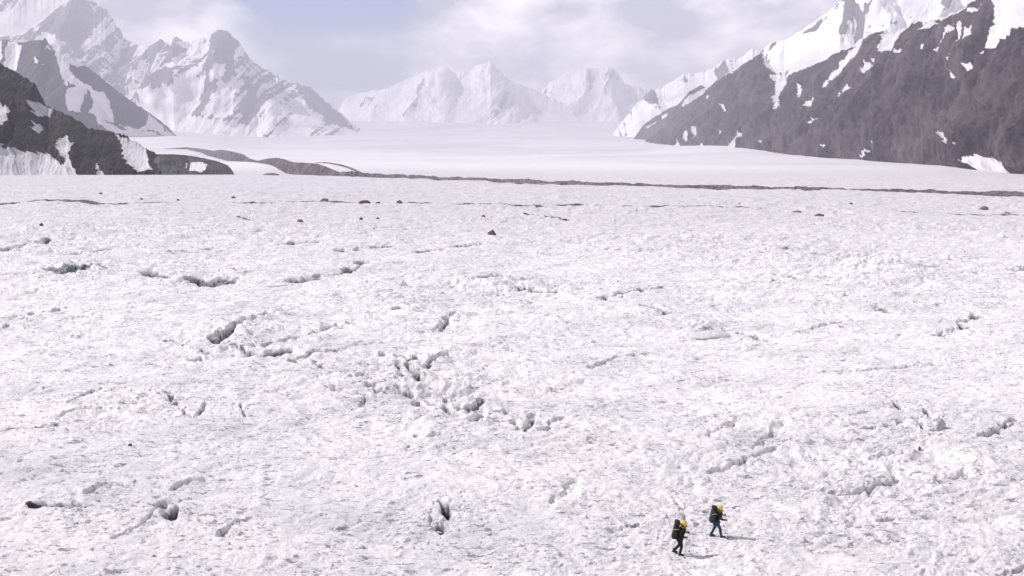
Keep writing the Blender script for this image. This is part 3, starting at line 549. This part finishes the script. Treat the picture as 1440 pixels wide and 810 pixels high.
# the big brown wall at the right
mountain('rocky_mountain', 'small hazy brown spur at the far left foot of the brown mountain wall', M_rock_r,
  [(888,200,6500),(904,176,6400),(920,165,6300),(935,155,6200),(955,146,6000),(968,130,5900),(984,120,5900),(1000,122,5800),(1060,120,5800)], [(888,201,6400),(920,203,6000),(1060,206,5200)], step=0.7, rows=90, amp=0.08, gl=0.5, slant=0.5, jag=0.8, seed=86, soft=9,
  patches=[('s',[(958,150),(966,136),(984,128),(1000,118),(1000,128),(962,150)]), ('s',[(930,164),(938,158),(940,164),(932,168)]), ('s',[(906,180),(924,171),(914,180)])])
mountain('rocky_mountain', 'massive brown rock wall with scattered snow patches filling the right side', M_rock_r,
  [(896,206,5600),(918,190,5600),(935,178,5350),(958,154,5000),(985,134,4750),(1010,112,4500),(1030,102,4250),(1050,88,4000),(1073,74,3750),(1080,88,3650),(1092,104,3500),(1110,103,3350),(1130,98,3100),(1160,86,2850),(1180,74,2700),(1204,66,2500),(1222,48,2350),(1246,44,2200),(1262,44,2150),(1280,34,2050),(1300,30,1980),(1316,28,1900),(1334,32,1830),(1350,20,1720),(1372,2,1560),(1392,-12,1450),(1420,-24,1300),(1450,-36,1200),(1520,-60,1050),(1600,-80,950)],
  [(896,214,4900),(918,210,4500),(960,216,3800),(1040,222,2950),(1120,226,2100),(1200,230,1650),(1300,238,1150),(1380,246,900),(1450,254,760),(1600,262,620)], step=0.65, rows=300, mott=0.3, amp=0.085, gl=0.34, slant=-0.7, jag=1.8, spurs=[([(1180,74),(1120,130),(1050,212)],26,.07),([(1334,32),(1250,120),(1170,222)],34,.07),([(1262,44),(1190,130),(1110,214)],24,.06),([(1392,-12),(1340,80),(1290,160),(1250,228)],34,.07),([(1073,74),(1020,140),(965,205)],24,.06),([(1440,-30),(1425,100),(1370,240)],34,.07),([(1500,-30),(1480,110),(1440,245)],34,.07)], seed=90, soft=7, prof=1.12, gfreq=1.4,
  patches=[('s',[(1082,105),(1108,104),(1111,120),(1108,150),(1105,161),(1100,158),(1098,140),(1090,115),(1084,110)]),
           ('s',[(1202,66),(1212,60),(1216,68),(1208,80),(1192,100),(1178,118),(1160,132),(1168,116),(1180,100),(1196,80)]),
           ('s',[(1246,44),(1266,36),(1284,32),(1276,50),(1268,66),(1264,76),(1250,80),(1244,74),(1249,60)]), ('s',[(1296,30),(1306,26),(1330,38),(1322,44),(1308,50),(1298,56),(1302,40)]),
           ('s',[(1132,150),(1148,142),(1159,142),(1155,156),(1147,165),(1141,160),(1148,152),(1138,153)]), ('s',[(1148,180),(1158,174),(1161,172),(1158,178),(1150,181)]), ('s',[(1194,138),(1206,126),(1209,130),(1200,140),(1193,143)]),
           ('s',[(1225,104),(1234,94),(1240,98),(1230,110),(1225,110)]), ('s',[(1237,88),(1244,90),(1241,97)]), ('s',[(1268,78),(1280,75),(1278,80),(1270,81)]), ('s',[(1329,80),(1342,58),(1352,48),(1362,40),(1356,52),(1348,66),(1340,74),(1334,84)]),
           ('s',[(1364,42),(1371,38),(1369,54),(1366,70),(1362,66)]), ('s',[(1378,48),(1384,42),(1382,56),(1372,64)]), ('s',[(1347,88),(1358,84),(1356,92),(1350,97)]), ('s',[(1366,96),(1376,93),(1378,100),(1374,108)]), ('s',[(1349,108),(1356,107),(1356,117),(1352,118)]),
           ('s',[(1328,188),(1338,193),(1348,206),(1350,212),(1342,208)]), ('s',[(1399,66),(1405,52),(1420,46),(1440,44),(1440,60),(1428,58),(1416,70),(1408,80),(1402,90),(1398,84)]), ('s',[(1402,-10),(1440,-40),(1520,-70),(1520,40),(1440,48),(1412,50),(1404,34),(1408,14)]),
           ('s',[(1355,22),(1376,4),(1396,-8),(1386,8),(1372,22),(1358,32)]), ('s',[(1378,22),(1400,10),(1396,16),(1380,26)]), ('s',[(1310,72),(1316,70),(1318,80),(1312,78)]),
           ('s',[(934,136),(938,140),(936,142)]), ('s',[(995,136),(1000,135),(1001,141),(996,142)]), ('s',[(966,192),(972,186),(975,192),(970,202)]), ('s',[(980,184),(986,180),(986,192),(980,198)]), ('s',[(1020,150),(1024,150),(1028,160),(1024,160)]), ('s',[(1015,186),(1020,186),(1019,194)]),
           ('s',[(948,214),(958,199),(964,214)]), ('s',[(984,212),(992,202),(998,214)]), ('s',[(1024,214),(1036,200),(1046,192),(1058,194),(1050,206),(1040,218),(1010,218)]), ('s',[(1166,210),(1180,212),(1170,216)]), ('s',[(1212,222),(1228,216),(1232,218),(1222,226)]),
           ('s',[(1244,212),(1248,208),(1246,216)]), ('s',[(1258,202),(1262,200),(1262,206)]), ('s',[(1364,214),(1370,211),(1368,216)]), ('s',[(1130,122),(1136,126),(1134,140),(1131,142)]), ('s',[(1072,74),(1080,80),(1096,104),(1086,102),(1078,92)]),
           ('s',[(1374,238),(1396,228),(1412,228),(1430,240),(1434,252),(1400,252)]), ('s',[(1078,204),(1082,202),(1081,208)])])

# ------------------------------------------------------------------ haze
def haze():
    x0, x1, y0, y1, z0, z1 = -14500, 14500, -400, 17300, -60, 2200
    vs = [(x, y, z) for z in (z0, z1) for y in (y0, y1) for x in (x0, x1)]
    t = bpy.data.materials.new('haze_air'); t.use_nodes = True; N = t.node_tree.nodes; N.clear()
    o = N.new('ShaderNodeOutputMaterial'); p = N.new('ShaderNodeVolumePrincipled')
    p.inputs['Color'].default_value = (0.66, 0.665, 0.77, 1); p.inputs['Density'].default_value = 1.15e-4; p.inputs['Anisotropy'].default_value = 0.1
    t.node_tree.links.new(p.outputs[0], o.inputs['Volume'])
    ob = mesh_obj('haze', vs, [(0, 2, 3, 1), (4, 5, 7, 6), (0, 1, 5, 4), (1, 3, 7, 5), (3, 2, 6, 7), (2, 0, 4, 6)], t)
    tag(ob, 'pale mountain haze filling the valley air', 'haze', kind='stuff')
haze()

# ------------------------------------------------------------------ boulders and ice blocks on the glacier
M_boulder = plain('dark_rock', (0.11, 0.08, 0.08), 0.9, 0.5, 3)
M_boulder_b = plain('brown_grey_rock', (0.22, 0.185, 0.18), 0.9, 0.5, 3)
def ice_mat(name, c1, c2):
    t = NT(name); n = t.noise(t.map(), 2.5, 8, 0.7, 0.4); return t.finish(t.mix(t.ramp(n, 0.38, 0.6), c1, c2), 0.55, t.bump(n, 0.35, 1.0), 0.25)
M_block = ice_mat('white_ice', (0.72, 0.71, 0.75), (0.93, 0.91, 0.93))
M_block_g = plain('grey_ice', (0.42, 0.43, 0.46), 0.5, 0.35, 2)
def rock_mesh(name, w, d, h, mat, seed, sharp=0.35, peak=0.0, cuts=7):
    rnd = random.Random(seed); bm = bmesh.new(); bmesh.ops.create_icosphere(bm, subdivisions=4, radius=1.0)
    planes = []
    for k in range(cuts):
        n = Vector((rnd.gauss(0, 1), rnd.gauss(0, 1), rnd.gauss(0.2, 0.8))).normalized(); planes.append((n, rnd.uniform(0.5, 0.82)))
    for v in bm.verts:
        p = v.co.copy()
        for n, q in planes:
            e = p.dot(n) - q
            if e > 0: p -= n * e * 0.93
        r = 1 + 0.10 * sharp * math.sin(7 * p.x + seed) * math.cos(6 * p.y + 2 * seed) + 0.05 * rnd.uniform(-1, 1) * sharp
        p *= r
        if peak: p.x *= 1 - peak * max(0, p.z); p.y *= 1 - peak * max(0, p.z)
        v.co = Vector((p.x * w / 1.5, p.y * d / 1.5, p.z * h / 1.0 + h * 0.25))
    me = bpy.data.meshes.new(name); bm.to_mesh(me); bm.free(); me.materials.append(mat)
    o = bpy.data.objects.new(name, me); COL.objects.link(o); return o
def put_rock(name, px, py, wpx, hpx, mat, label, cat, seed, group, peak=0.0, depth=0.8, cuts=7):
    x, y = ground(px, py); t = math.hypot(y * CP + CH * SP, 0); sc = t / F      # metres per photograph pixel there
    if wpx < 9: wpx *= 0.8; hpx *= 0.8
    w = wpx * sc; h = hpx * sc / math.cos(math.atan2(CH, y)) * 0.8
    o = rock_mesh(name, w, w * depth, h, mat, seed, peak=peak, cuts=cuts)
    o.location = (x, y, surf_z(x, y) + h * 0.02); o.rotation_euler = (0, 0, random.Random(seed + 5).uniform(0, 3))
    if depth < 0.6: o.rotation_euler = (0, 0, 0.15)
    return tag(o, label, cat, group)
B1, B2 = M_boulder, M_boulder_b
for i, (px, py, w, h, m, pk, lab) in enumerate([
  (692,332,12,7,B1,.45,'dark pointed boulder standing alone in the middle of the glacier'),
  (1152,302,13,6,B1,.1,'rounded dark boulder, the largest on the right half of the glacier'),
  (514,290,15,4.5,B1,.1,'long low dark boulder on the thin dirt line near the middle'),
  (532,290,8,4.5,B1,.2,'dark boulder just right of the long low one on the dirt line'),
  (562,289.5,9,5,B2,.4,'pointed brown boulder at the gap in the thin dirt line'),
  (456,284.5,11,6,B2,.1,'brown boulder on the dirt line left of the long low one'),
  (508,312,6,5,B1,.2,'small dark boulder below the long low boulder'),
  (531,311.5,6,3.5,B2,.1,'small brown boulder right of another small dark one below the dirt line'),
  (1383,293,10,4.5,B2,.0,'flat brown boulder near the right edge above the dirt line'),
  (1333,299,5,3.5,B1,.1,'small dark boulder left of the flat brown one near the right edge'),
  (1417,301,9,5,B2,.1,'grey brown boulder on the dirt line at the far right edge'),
  (251,284,5,3,B1,.1,'tiny dark boulder on the snow left of centre near the dirt line'),
  (328,278.5,6,3.5,B1,.1,'small dark boulder above the dirt line in the left half'),
  (422,316,9,5,B2,.1,'tilted grey brown boulder below the dirt line in the left half'),
  (680,308.5,5,3,B1,.1,'tiny dark boulder, left one of a close pair above the pointed boulder'),
  (691,309,4.5,2.6,B1,.1,'tiny dark boulder, right one of a close pair above the pointed boulder'),
  (837,292,4,3,B1,.1,'tiny dark boulder at the break in the dirt line right of centre'),
  (883,292,7,3.5,B1,.1,'dark boulder on the dirt line right of centre'),
  (1040,288,4,2.6,B2,.1,'tiny brown boulder above the dirt line, left of the largest right boulder'),
  (1122,298,11,3.5,B2,.1,'flat brown boulder immediately left of the largest right boulder'),
  (1196,289,5,2.6,B2,.1,'tiny brown boulder above and right of the largest right boulder'),
  (59,322,7,4,B1,.2,'small dark boulder by itself near the left edge of the glacier'),
  (142,273,5,3,B1,.1,'tiny dark boulder high on the glacier below the dark hill'),
  (199,284,5,2.6,B1,.1,'tiny dark boulder at the right end of the left dirt line'),
  (184,639,6,4,B1,.1,'small dark stone on white ice in the lower left'),
  (779,672,0,0,B1,.1,''),
  (526,326,4,3,B1,.1,'tiny dark stone left of the pointed boulder'),
  (1293,630,5,6,B1,.1,'small dark stone on the ice below the broken pit at the right'),
]):
    if w: put_rock('boulder', px, py, w, h, m, lab, 'boulder', 100 + i, 'boulders lying on the glacier', pk)
for i, (px, py, w, h, m, lab) in enumerate([
  (567,409,12,11,M_block,'tall white ice block standing left of centre on the upper glacier'),
  (1000,468,44,8,M_block,'long flat bright ice slab above the shaded crack right of centre'),
  (908,341,9,7,M_block,'bright ice block standing above two others right of centre'),
  (867,356,9,5,M_block,'low white ice block, left one of two below the bright block'),
  (897,359,10,7,M_block,'white ice block, right one of two below the bright block'),
  (863,313,6,5,M_block,'small pointed white ice block high on the glacier right of centre'),
  (742,320,8,4,M_block,'small flat white ice block to the right of the pointed dark boulder'),
  (556,340,6,6,M_block,'small white ice block left of the pointed dark boulder'),
  (912,390,8,6,M_block,'small white ice block straight below the bright block right of centre'),
  (833,479,8,5,M_block,'small white ice block in the very middle of the glacier'),
  (1230,345,11,6,M_block,'white ice block with a shaded right side above the right rubble field'),
  (1146,360,8,4,M_block,'small white ice block left of the right rubble field'),
  (1407,337,13,7,M_block,'wide white ice block near the right edge of the upper glacier'),
  (1313,321,8,4,M_block,'small white ice block high at the right, left one of a loose pair'),
  (1359,328,8,4,M_block,'small white ice block high at the right, right one of a loose pair'),
  (1261,337,11,3.5,M_block,'thin flat white ice block above the right rubble field'),
  (1215,366,11,9,M_block,'chunky white ice block at the left of the right rubble field'),
  (1328,366,12,8,M_block,'chunky white ice block at the right of the right rubble field'),
  (1083,388,10,5,M_block,'low white ice block between the bright block and right rubble field'),
  (1187,416,6,7,M_block_g,'small upright grey ice block below the right rubble field'),
  (620,461,10,10,M_block_g,'grey ice block above the broken pits near the centre'),
  (1322,604,12,14,M_block_g,'grey striped ice block beside the broken pit at the right'),
]):
    put_rock('ice_block', px, py, w, h, m, lab, 'ice block', 300 + i, 'loose ice blocks on the glacier', 0.15, 0.7 if w < 40 else 0.35, 9)

def rubble(name, label, n, mat, sizes, seed, near_cracks):
    rnd = np.random.RandomState(seed); V = []; Fc = []
    base = np.array([(1,0,0),(0,1,0),(-1,0,0),(0,-1,0),(0,0,1),(0,0,-.6)], float); tri = [(0,1,4),(1,2,4),(2,3,4),(3,0,4),(1,0,5),(2,1,5),(3,2,5),(0,3,5)]
    made = 0
    while made < n:
        if near_cracks and rnd.rand() < 0.75:
            pts, w, d = CR[rnd.randint(len(CR))]
            k = rnd.randint(len(pts) - 1); t = rnd.rand(); px = pts[k][0] * (1 - t) + pts[k + 1][0] * t; py = pts[k][1] * (1 - t) + pts[k + 1][1] * t
            x, y = ground(px, py); x += rnd.randn() * (w * 1.2 + 1.0); y += rnd.randn() * (w * 1.2 + 1.0)
        else:
            px, py = rnd.uniform(-60, 1500), 262 + 560 * rnd.rand(); x, y = ground(px, py)
        if y < 30: continue
        s = rnd.uniform(*sizes) * (0.3 + 0.7 * rnd.rand() ** 2) * min(6.0, max(1.0, y / 70))
        P = base * s * rnd.uniform(0.55, 1.35, 3) + rnd.randn(6, 3) * s * 0.25
        b_ = rnd.rand() * 6.28; cb, sb = math.cos(b_), math.sin(b_)
        P = np.stack([P[:, 0], P[:, 1] * cb - P[:, 2] * sb, P[:, 1] * sb + P[:, 2] * cb], 1)
        a = rnd.rand() * 6.28; ca, sa = math.cos(a), math.sin(a)
        P = np.stack([P[:, 0] * ca - P[:, 1] * sa, P[:, 0] * sa + P[:, 1] * ca, P[:, 2] * 0.75], 1)
        P += (x, y, surf_z(x, y) + s * 0.12)
        o = len(V) * 6; V.append(P); Fc += [(o + p, o + q, o + r) for p, q, r in tri]; made += 1
    ob = mesh_obj(name, np.concatenate(V), Fc, mat); return tag(ob, label, 'rubble', kind='stuff')
rubble('ice_rubble', 'small white lumps of broken ice scattered over the glacier', 6500, M_block, (0.05, 0.20), 5, True)
rubble('gravel', 'small dark stones sprinkled thinly over the glacier', 1500, M_boulder_b, (0.02, 0.07), 6, False)

# ------------------------------------------------------------------ the two hikers
M_black = plain('black_cloth', (0.012, 0.012, 0.014), 0.85, 0.3, 30)
M_navy = plain('dark_blue_cloth', (0.016, 0.055, 0.125), 0.85, 0.3, 30)
M_yellow = plain('yellow_cloth', (0.62, 0.43, 0.05), 0.7, 0.2, 20)
M_skin = plain('skin', (0.42, 0.25, 0.18), 0.6, 0.1, 30)
M_boot = plain('boot_leather', (0.03, 0.028, 0.028), 0.7, 0.3, 30)
M_sole = plain('boot_sole', (0.09, 0.085, 0.085), 0.8, 0.3, 30)
M_pack = plain('black_nylon', (0.013, 0.014, 0.017), 0.7, 0.3, 25)
M_packg = plain('dark_green_nylon', (0.022, 0.035, 0.033), 0.7, 0.3, 25)
M_pale = plain('pale_webbing', (0.55, 0.56, 0.5), 0.7, 0.1, 25)
M_pole = plain('grey_metal', (0.22, 0.22, 0.24), 0.35, 0.1, 25, 0.6)
M_hair = plain('dark_hair', (0.02, 0.015, 0.012), 0.8, 0.3, 40)
def skin_mesh(name, J, E, mat, parent, root, extra=0.0, sub=2, only=None):
    names = sorted({n for e in E for n in e}); idx = {n: i for i, n in enumerate(names)}
    me = bpy.data.meshes.new(name); me.from_pydata([J[n][0] for n in names], [(idx[a], idx[b]) for a, b in E], [])
    o = bpy.data.objects.new(name, me); COL.objects.link(o)
    o.modifiers.new('skin', 'SKIN'); o.modifiers.new('sub', 'SUBSURF').levels = sub; o.modifiers['sub'].render_levels = sub
    if not me.skin_vertices: me.skin_vertices.new()
    for n, i in idx.items():
        r = J[n][1]; r = (r, r) if isinstance(r, (int, float)) else r
        me.skin_vertices[0].data[i].radius = (r[0] + extra, r[1] + extra); me.skin_vertices[0].data[i].use_root = (n == root)
    dg = bpy.context.evaluated_depsgraph_get(); dg.update()
    nm = bpy.data.meshes.new_from_object(o.evaluated_get(dg)); bpy.data.objects.remove(o); bpy.data.meshes.remove(me)
    nm.name = name; nm.materials.clear(); nm.materials.append(mat); nm.polygons.foreach_set('use_smooth', [True] * len(nm.polygons))
    o = bpy.data.objects.new(name, nm); COL.objects.link(o); o.parent = parent; return o
def ball(name, c, r, mat, parent, cut=None, rot=0.0):
    bm = bmesh.new(); bmesh.ops.create_uvsphere(bm, u_segments=24, v_segments=16, radius=1.0)
    if cut: 
        dl = [v for v in bm.verts if cut(v.co)]; bmesh.ops.delete(bm, geom=dl, context='VERTS')
        bmesh.ops.solidify(bm, geom=bm.faces[:], thickness=0.06)
    bmesh.ops.scale(bm, vec=r, verts=bm.verts); bmesh.ops.rotate(bm, cent=(0, 0, 0), matrix=Matrix.Rotation(rot, 3, 'Y'), verts=bm.verts); bmesh.ops.translate(bm, vec=c, verts=bm.verts)
    me = bpy.data.meshes.new(name); bm.to_mesh(me); bm.free(); me.materials.append(mat); me.polygons.foreach_set('use_smooth', [True] * len(me.polygons))
    o = bpy.data.objects.new(name, me); COL.objects.link(o); o.parent = parent; return o
def rbox(name, c, s, mat, parent, bev=0.04, rot=(0, 0, 0), taper=1.0):
    bm = bmesh.new(); bmesh.ops.create_cube(bm, size=1.0)
    for v in bm.verts:
        if v.co.z > 0: v.co.x *= taper; v.co.y *= taper
    bmesh.ops.scale(bm, vec=s, verts=bm.verts); bmesh.ops.bevel(bm, geom=bm.edges[:], offset=bev, segments=4, profile=0.6, affect='EDGES')
    from mathutils import Euler
    bmesh.ops.rotate(bm, cent=(0, 0, 0), matrix=Euler(rot).to_matrix(), verts=bm.verts); bmesh.ops.translate(bm, vec=c, verts=bm.verts)
    me = bpy.data.meshes.new(name); bm.to_mesh(me); bm.free(); me.materials.append(mat); me.polygons.foreach_set('use_smooth', [True] * len(me.polygons))
    o = bpy.data.objects.new(name, me); COL.objects.link(o); o.parent = parent; return o
def tube(name, pts, r, mat, parent, seg=8):
    vs, fs = [], []
    P = [Vector(p) for p in pts]
    for i, p in enumerate(P):
        d = (P[min(i + 1, len(P) - 1)] - P[max(i - 1, 0)]).normalized(); a = d.orthogonal().normalized(); b = d.cross(a)
        rr = r[i] if isinstance(r, (list, tuple)) else r
        for k in range(seg):
            t = 2 * math.pi * k / seg; vs.append(p + a * math.cos(t) * rr + b * math.sin(t) * rr)
    for i in range(len(P) - 1):
        for k in range(seg):
            fs.append((i * seg + k, i * seg + (k + 1) % seg, (i + 1) * seg + (k + 1) % seg, (i + 1) * seg + k))
    fs.append(tuple(range(seg))[::-1]); fs.append(tuple((len(P) - 1) * seg + k for k in range(seg)))
    return mesh_obj(name, vs, fs, mat, parent, True)
def hand_chains(J, E, wrist, palm, d, up, s):
    """palm with four curled fingers and a thumb, closed on a grip. d = direction of the forearm"""
    d = Vector(d).normalized(); up = Vector(up).normalized(); side = d.cross(up).normalized() * s; p0 = Vector(J[wrist][0])
    J[palm] = (tuple(p0 + d * 0.055), (0.034, 0.02)); E.append((wrist, palm))
    for k, (o, ln) in enumerate(((-0.028, .9), (-0.01, 1.0), (0.009, .95), (0.027, .75))):
        q = Vector(J[palm][0]) + up * o * 0.9
        a = q + d * 0.04; b = a + (d * 0.35 + side * 0.9) * 0.032 * ln; c = b + (side * 0.3 - d * 0.9) * 0.026 * ln
        for n, (u, r) in enumerate(((a, .0095), (b, .0088), (c, .0078))):
            J['%s%d%d' % (palm, k, n)] = (tuple(u), r)
        E += [(palm, '%s%d0' % (palm, k)), ('%s%d0' % (palm, k), '%s%d1' % (palm, k)), ('%s%d1' % (palm, k), '%s%d2' % (palm, k))]
    q = Vector(J[wrist][0]) + d * 0.025 + up * 0.03; r = q + (d * 0.5 + side * 0.6 + up * 0.2) * 0.035; t_ = r + (d * 0.6 + side * 0.6) * 0.026
    J[palm + 't0'] = (tuple(q), .011); J[palm + 't1'] = (tuple(r), .0095); J[palm + 't2'] = (tuple(t_), .0085)
    E += [(palm, palm + 't0'), (palm + 't0', palm + 't1'), (palm + 't1', palm + 't2')]
def hiker(px, py, pose, label, trousers, pack_mat, lid_mat, heading, pack_label, pole_label, hgt=1.0):
    x, y = ground(px, py); root = bpy.data.objects.new('person', None); COL.objects.link(root)
    z = surf_z(x, y)
    for i in range(4):                       # follow the real surface along the line of sight
        k = (CH - z) / CH; z = surf_z(x * k, y * k)
    k = (CH - z) / CH; x, y = x * k, y * k
    root.location = (x, y, z - 0.02); root.rotation_euler = (0, 0, heading); root.scale = (hgt,) * 3
    tag(root, label, 'person', 'hikers crossing the glacier')
    J = {'pel': ((0.0, 0, .96), (.13, .15)), 'sp1': ((.03, 0, 1.12), (.115, .14)), 'sp2': ((.09, 0, 1.32), (.12, .165)), 'nk0': ((.14, 0, 1.46), (.075, .085)), 'nk': ((.175, 0, 1.53), .055), 'hd0': ((.20, 0, 1.60), (.075, .07)), 'hd1': ((.215, 0, 1.69), (.088, .075)), 'hd2': ((.21, 0, 1.75), (.055, .05))}
    J['chin'] = ((.27, 0, 1.575), .03); J['nose'] = ((.315, 0, 1.635), .012)
    E = [('pel', 'sp1'), ('sp1', 'sp2'), ('sp2', 'nk0'), ('nk0', 'nk'), ('nk', 'hd0'), ('hd0', 'hd1'), ('hd1', 'hd2'), ('hd0', 'chin'), ('hd1', 'nose')]
    for s, t in ((-1, 'r'), (1, 'l')):
        J['sh' + t] = ((.11, s * .185, 1.40), .062); J['el' + t] = (pose['el' + t], .043); J['wr' + t] = (pose['wr' + t], .029)
        J['hp' + t] = ((.0, s * .09, .90), .088); J['kn' + t] = (pose['kn' + t], .06); J['an' + t] = (pose['an' + t], .04)
        E += [('sp2', 'sh' + t), ('sh' + t, 'el' + t), ('el' + t, 'wr' + t), ('pel', 'hp' + t), ('hp' + t, 'kn' + t), ('kn' + t, 'an' + t)]
        m = (Vector(J['kn' + t][0]) * .65 + Vector(J['an' + t][0]) * .35) + Vector((-.015, 0, 0)); J['cf' + t] = (tuple(m), .056)
        E.remove(('kn' + t, 'an' + t)); E += [('kn' + t, 'cf' + t), ('cf' + t, 'an' + t)]
    body_E = list(E)
    for s, t in ((-1, 'r'), (1, 'l')):
        a = Vector(J['an' + t][0]); toe = pose['toe' + t]; J['ft' + t] = (tuple(a + Vector(toe) * 0.6), .035); J['to' + t] = (tuple(a + Vector(toe)), .025)
        body_E += [('an' + t, 'ft' + t), ('ft' + t, 'to' + t)]
        d = Vector(J['wr' + t][0]) - Vector(J['el' + t][0]); hand_chains(J, body_E, 'wr' + t, 'palm' + t, d, (0, 0, 1), -s)
    bare = ('nk', 'hd', 'ch', 'no', 'wr', 'pa', 'ft', 'to')
    JB = {n: (c, tuple(max(q - 0.03, 0.012) for q in ((r, r) if isinstance(r, float) else r)) if n[:2] not in bare else r) for n, (c, r) in J.items()}
    body = skin_mesh('body', JB, body_E, M_skin, root, 'pel')
    skin_mesh('jacket', J, [e for e in E if all(n in ('pel', 'sp1', 'sp2', 'nk0', 'shr', 'elr', 'wrr', 'shl', 'ell', 'wrl') for n in e)], M_black, root, 'pel', 0.028)
    skin_mesh('trousers', J, [e for e in E if all(n[:2] in ('pe', 'hp', 'kn', 'cf', 'an') for n in e)], trousers, root, 'pel', 0.022)
    for t in 'rl': skin_mesh('glove', J, [e for e in body_E if all(n.startswith('palm' + t) or n == 'wr' + t for n in e)], M_black, root, 'palm' + t, 0.007, 1); skin_mesh('sleeve', J, [('sh' + t, 'el' + t), ('el' + t, 'wr' + t)], M_black, root, 'sh' + t, 0.026)
    hood = ball('hood', (.205, 0, 1.675), (.135, .125, .15), M_yellow, root, lambda c: c.x > 0.62 and c.z < 0.45, 0.1)
    K = {'a': ((.175, 0, 1.50), (.085, .10)), 'b': ((.17, 0, 1.41), (.105, .135)), 'c': ((.16, 0, 1.34), (.10, .12))}
    skin_mesh('yellow_collar', K, [('a', 'b'), ('b', 'c')], M_yellow, root, 'b', 0.014)
    for s in (-1, 1): ball('eye', (.288, s * .03, 1.665), (.012,) * 3, M_hair, root)
    for t in 'rl':
        a = Vector(J['an' + t][0]); toe = Vector(pose['toe' + t]); pitch = math.atan2(-toe.z, toe.x) - math.radians(18)
        b = rbox('boot', a + Vector((toe.x * .42, toe.y * .4, toe.z * .35 - .01)), (.30, .105, .10), M_boot, root, 0.035, (0, pitch, 0), 0.82)
        rbox('sole', a + Vector((toe.x * .42, toe.y * .4, toe.z * .35 - .065)), (.31, .112, .03), M_sole, b, 0.012, (0, pitch, 0))
        tube('boot_shaft', [a + Vector((.0, 0, -.02)), a + Vector((-.005, 0, .12))], [.058, .066], M_boot, b, 12)
    # backpack: a thing of its own, worn by the hiker
    pk = bpy.data.objects.new('backpack', None); COL.objects.link(pk); pk.location = root.location; pk.rotation_euler = root.rotation_euler; pk.scale = root.scale
    tag(pk, pack_label, 'backpack', 'backpacks carried by the hikers')
    tl = 0.16
    rbox('main_bag', (-.20, 0, 1.30), (.27, .35, .64), pack_mat, pk, 0.09, (0, tl, 0), 0.92)
    lid = rbox('lid', (-.13, 0, 1.705), (.30, .36, .18), lid_mat, pk, 0.075, (0, tl + 0.1, 0), 0.85)
    rbox('bottom_bag', (-.26, 0, .98), (.26, .36, .20), pack_mat, pk, 0.08, (0, tl, 0))
    for s in (-1, 1):
        rbox('side_pocket', (-.215, s * .20, 1.18), (.17, .07, .26), pack_mat, pk, 0.03, (0, tl, 0))
        tube('shoulder_strap', [(-.04, s * .12, 1.50), (.06, s * .13, 1.575), (.20, s * .135, 1.50), (.262, s * .135, 1.36), (.19, s * .17, 1.18), (-.08, s * .19, 1.08)], .022, M_pack, pk)
        tube('compression_strap', [(-.06, s * .212, 1.42), (-.20, s * .218, 1.44), (-.35, s * .19, 1.40)], .010, M_pale, pk)
    tube('hip_belt', [(-.10, -.2, 1.0), (.08, -.19, 1.0), (.165, 0, 1.0), (.08, .19, 1.0), (-.10, .2, 1.0)], .028, M_pack, pk)
    # trekking poles: one in each hand
    for t, lab in zip('rl', pole_label):
        if not lab: continue
        h = Vector(J['palm' + t][0]) + Vector((0.045, 0, 0)); tip = Vector(pose['tip' + t])
        po = bpy.data.objects.new('trekking_pole', None); COL.objects.link(po); po.location = root.location; po.rotation_euler = root.rotation_euler; po.scale = root.scale
        dr = (tip - h).normalized()
        tube('shaft', [h, tip], [.0095, .007], M_pole, po); tube('grip', [h - dr * .09, h + dr * .07], .019, M_black, po)
        tube('basket', [tip - dr * .07, tip - dr * .055], .045, M_black, po, 12)
        tag(po, lab, 'trekking pole', 'trekking poles in the hikers hands')
    return root
hiker(955, 780, dict(elr=(-.02,-.27,1.17), wrr=(.22,-.24,1.06), ell=(.12,.27,1.16), wrl=(.36,.22,1.10), knr=(.10,-.10,.50), anr=(.02,-.10,.09), toer=(.16,0,-.05), knl=(.02,.10,.49), anl=(-.24,.10,.18), toel=(.12,.0,-.10), tipr=(.22,-.34,.0), tipl=(.52,.30,.0)),
      'person in black clothes and yellow hood, mid step, the nearer hiker', M_black, M_pack, M_pack, math.radians(-6),
      'bulky black backpack with a rounded lid on the nearer hiker', ('grey trekking pole in the near hand of the hiker in all black', 'grey trekking pole in the far hand of the hiker in all black'), 1.0)
hiker(1006.5, 755, dict(elr=(.14,-.27,1.16), wrr=(.38,-.26,1.10), ell=(.16,.25,1.20), wrl=(.45,.20,1.16), knr=(.20,-.10,.50), anr=(.27,-.10,.09), toer=(.17,0,-.05), knl=(-.05,.10,.50), anl=(-.22,.10,.12), toel=(.15,.0,-.07), tipr=(.54,-.32,.0), tipl=(.66,.30,.0)),
      'person in dark blue trousers and yellow hood striding, the farther hiker', M_navy, M_packg, M_pack, math.radians(4),
      'tall dark green backpack on the hiker in blue trousers', ('grey trekking pole in the near hand of the hiker in blue trousers', 'grey trekking pole in the far hand of the hiker in blue trousers'), 0.95)
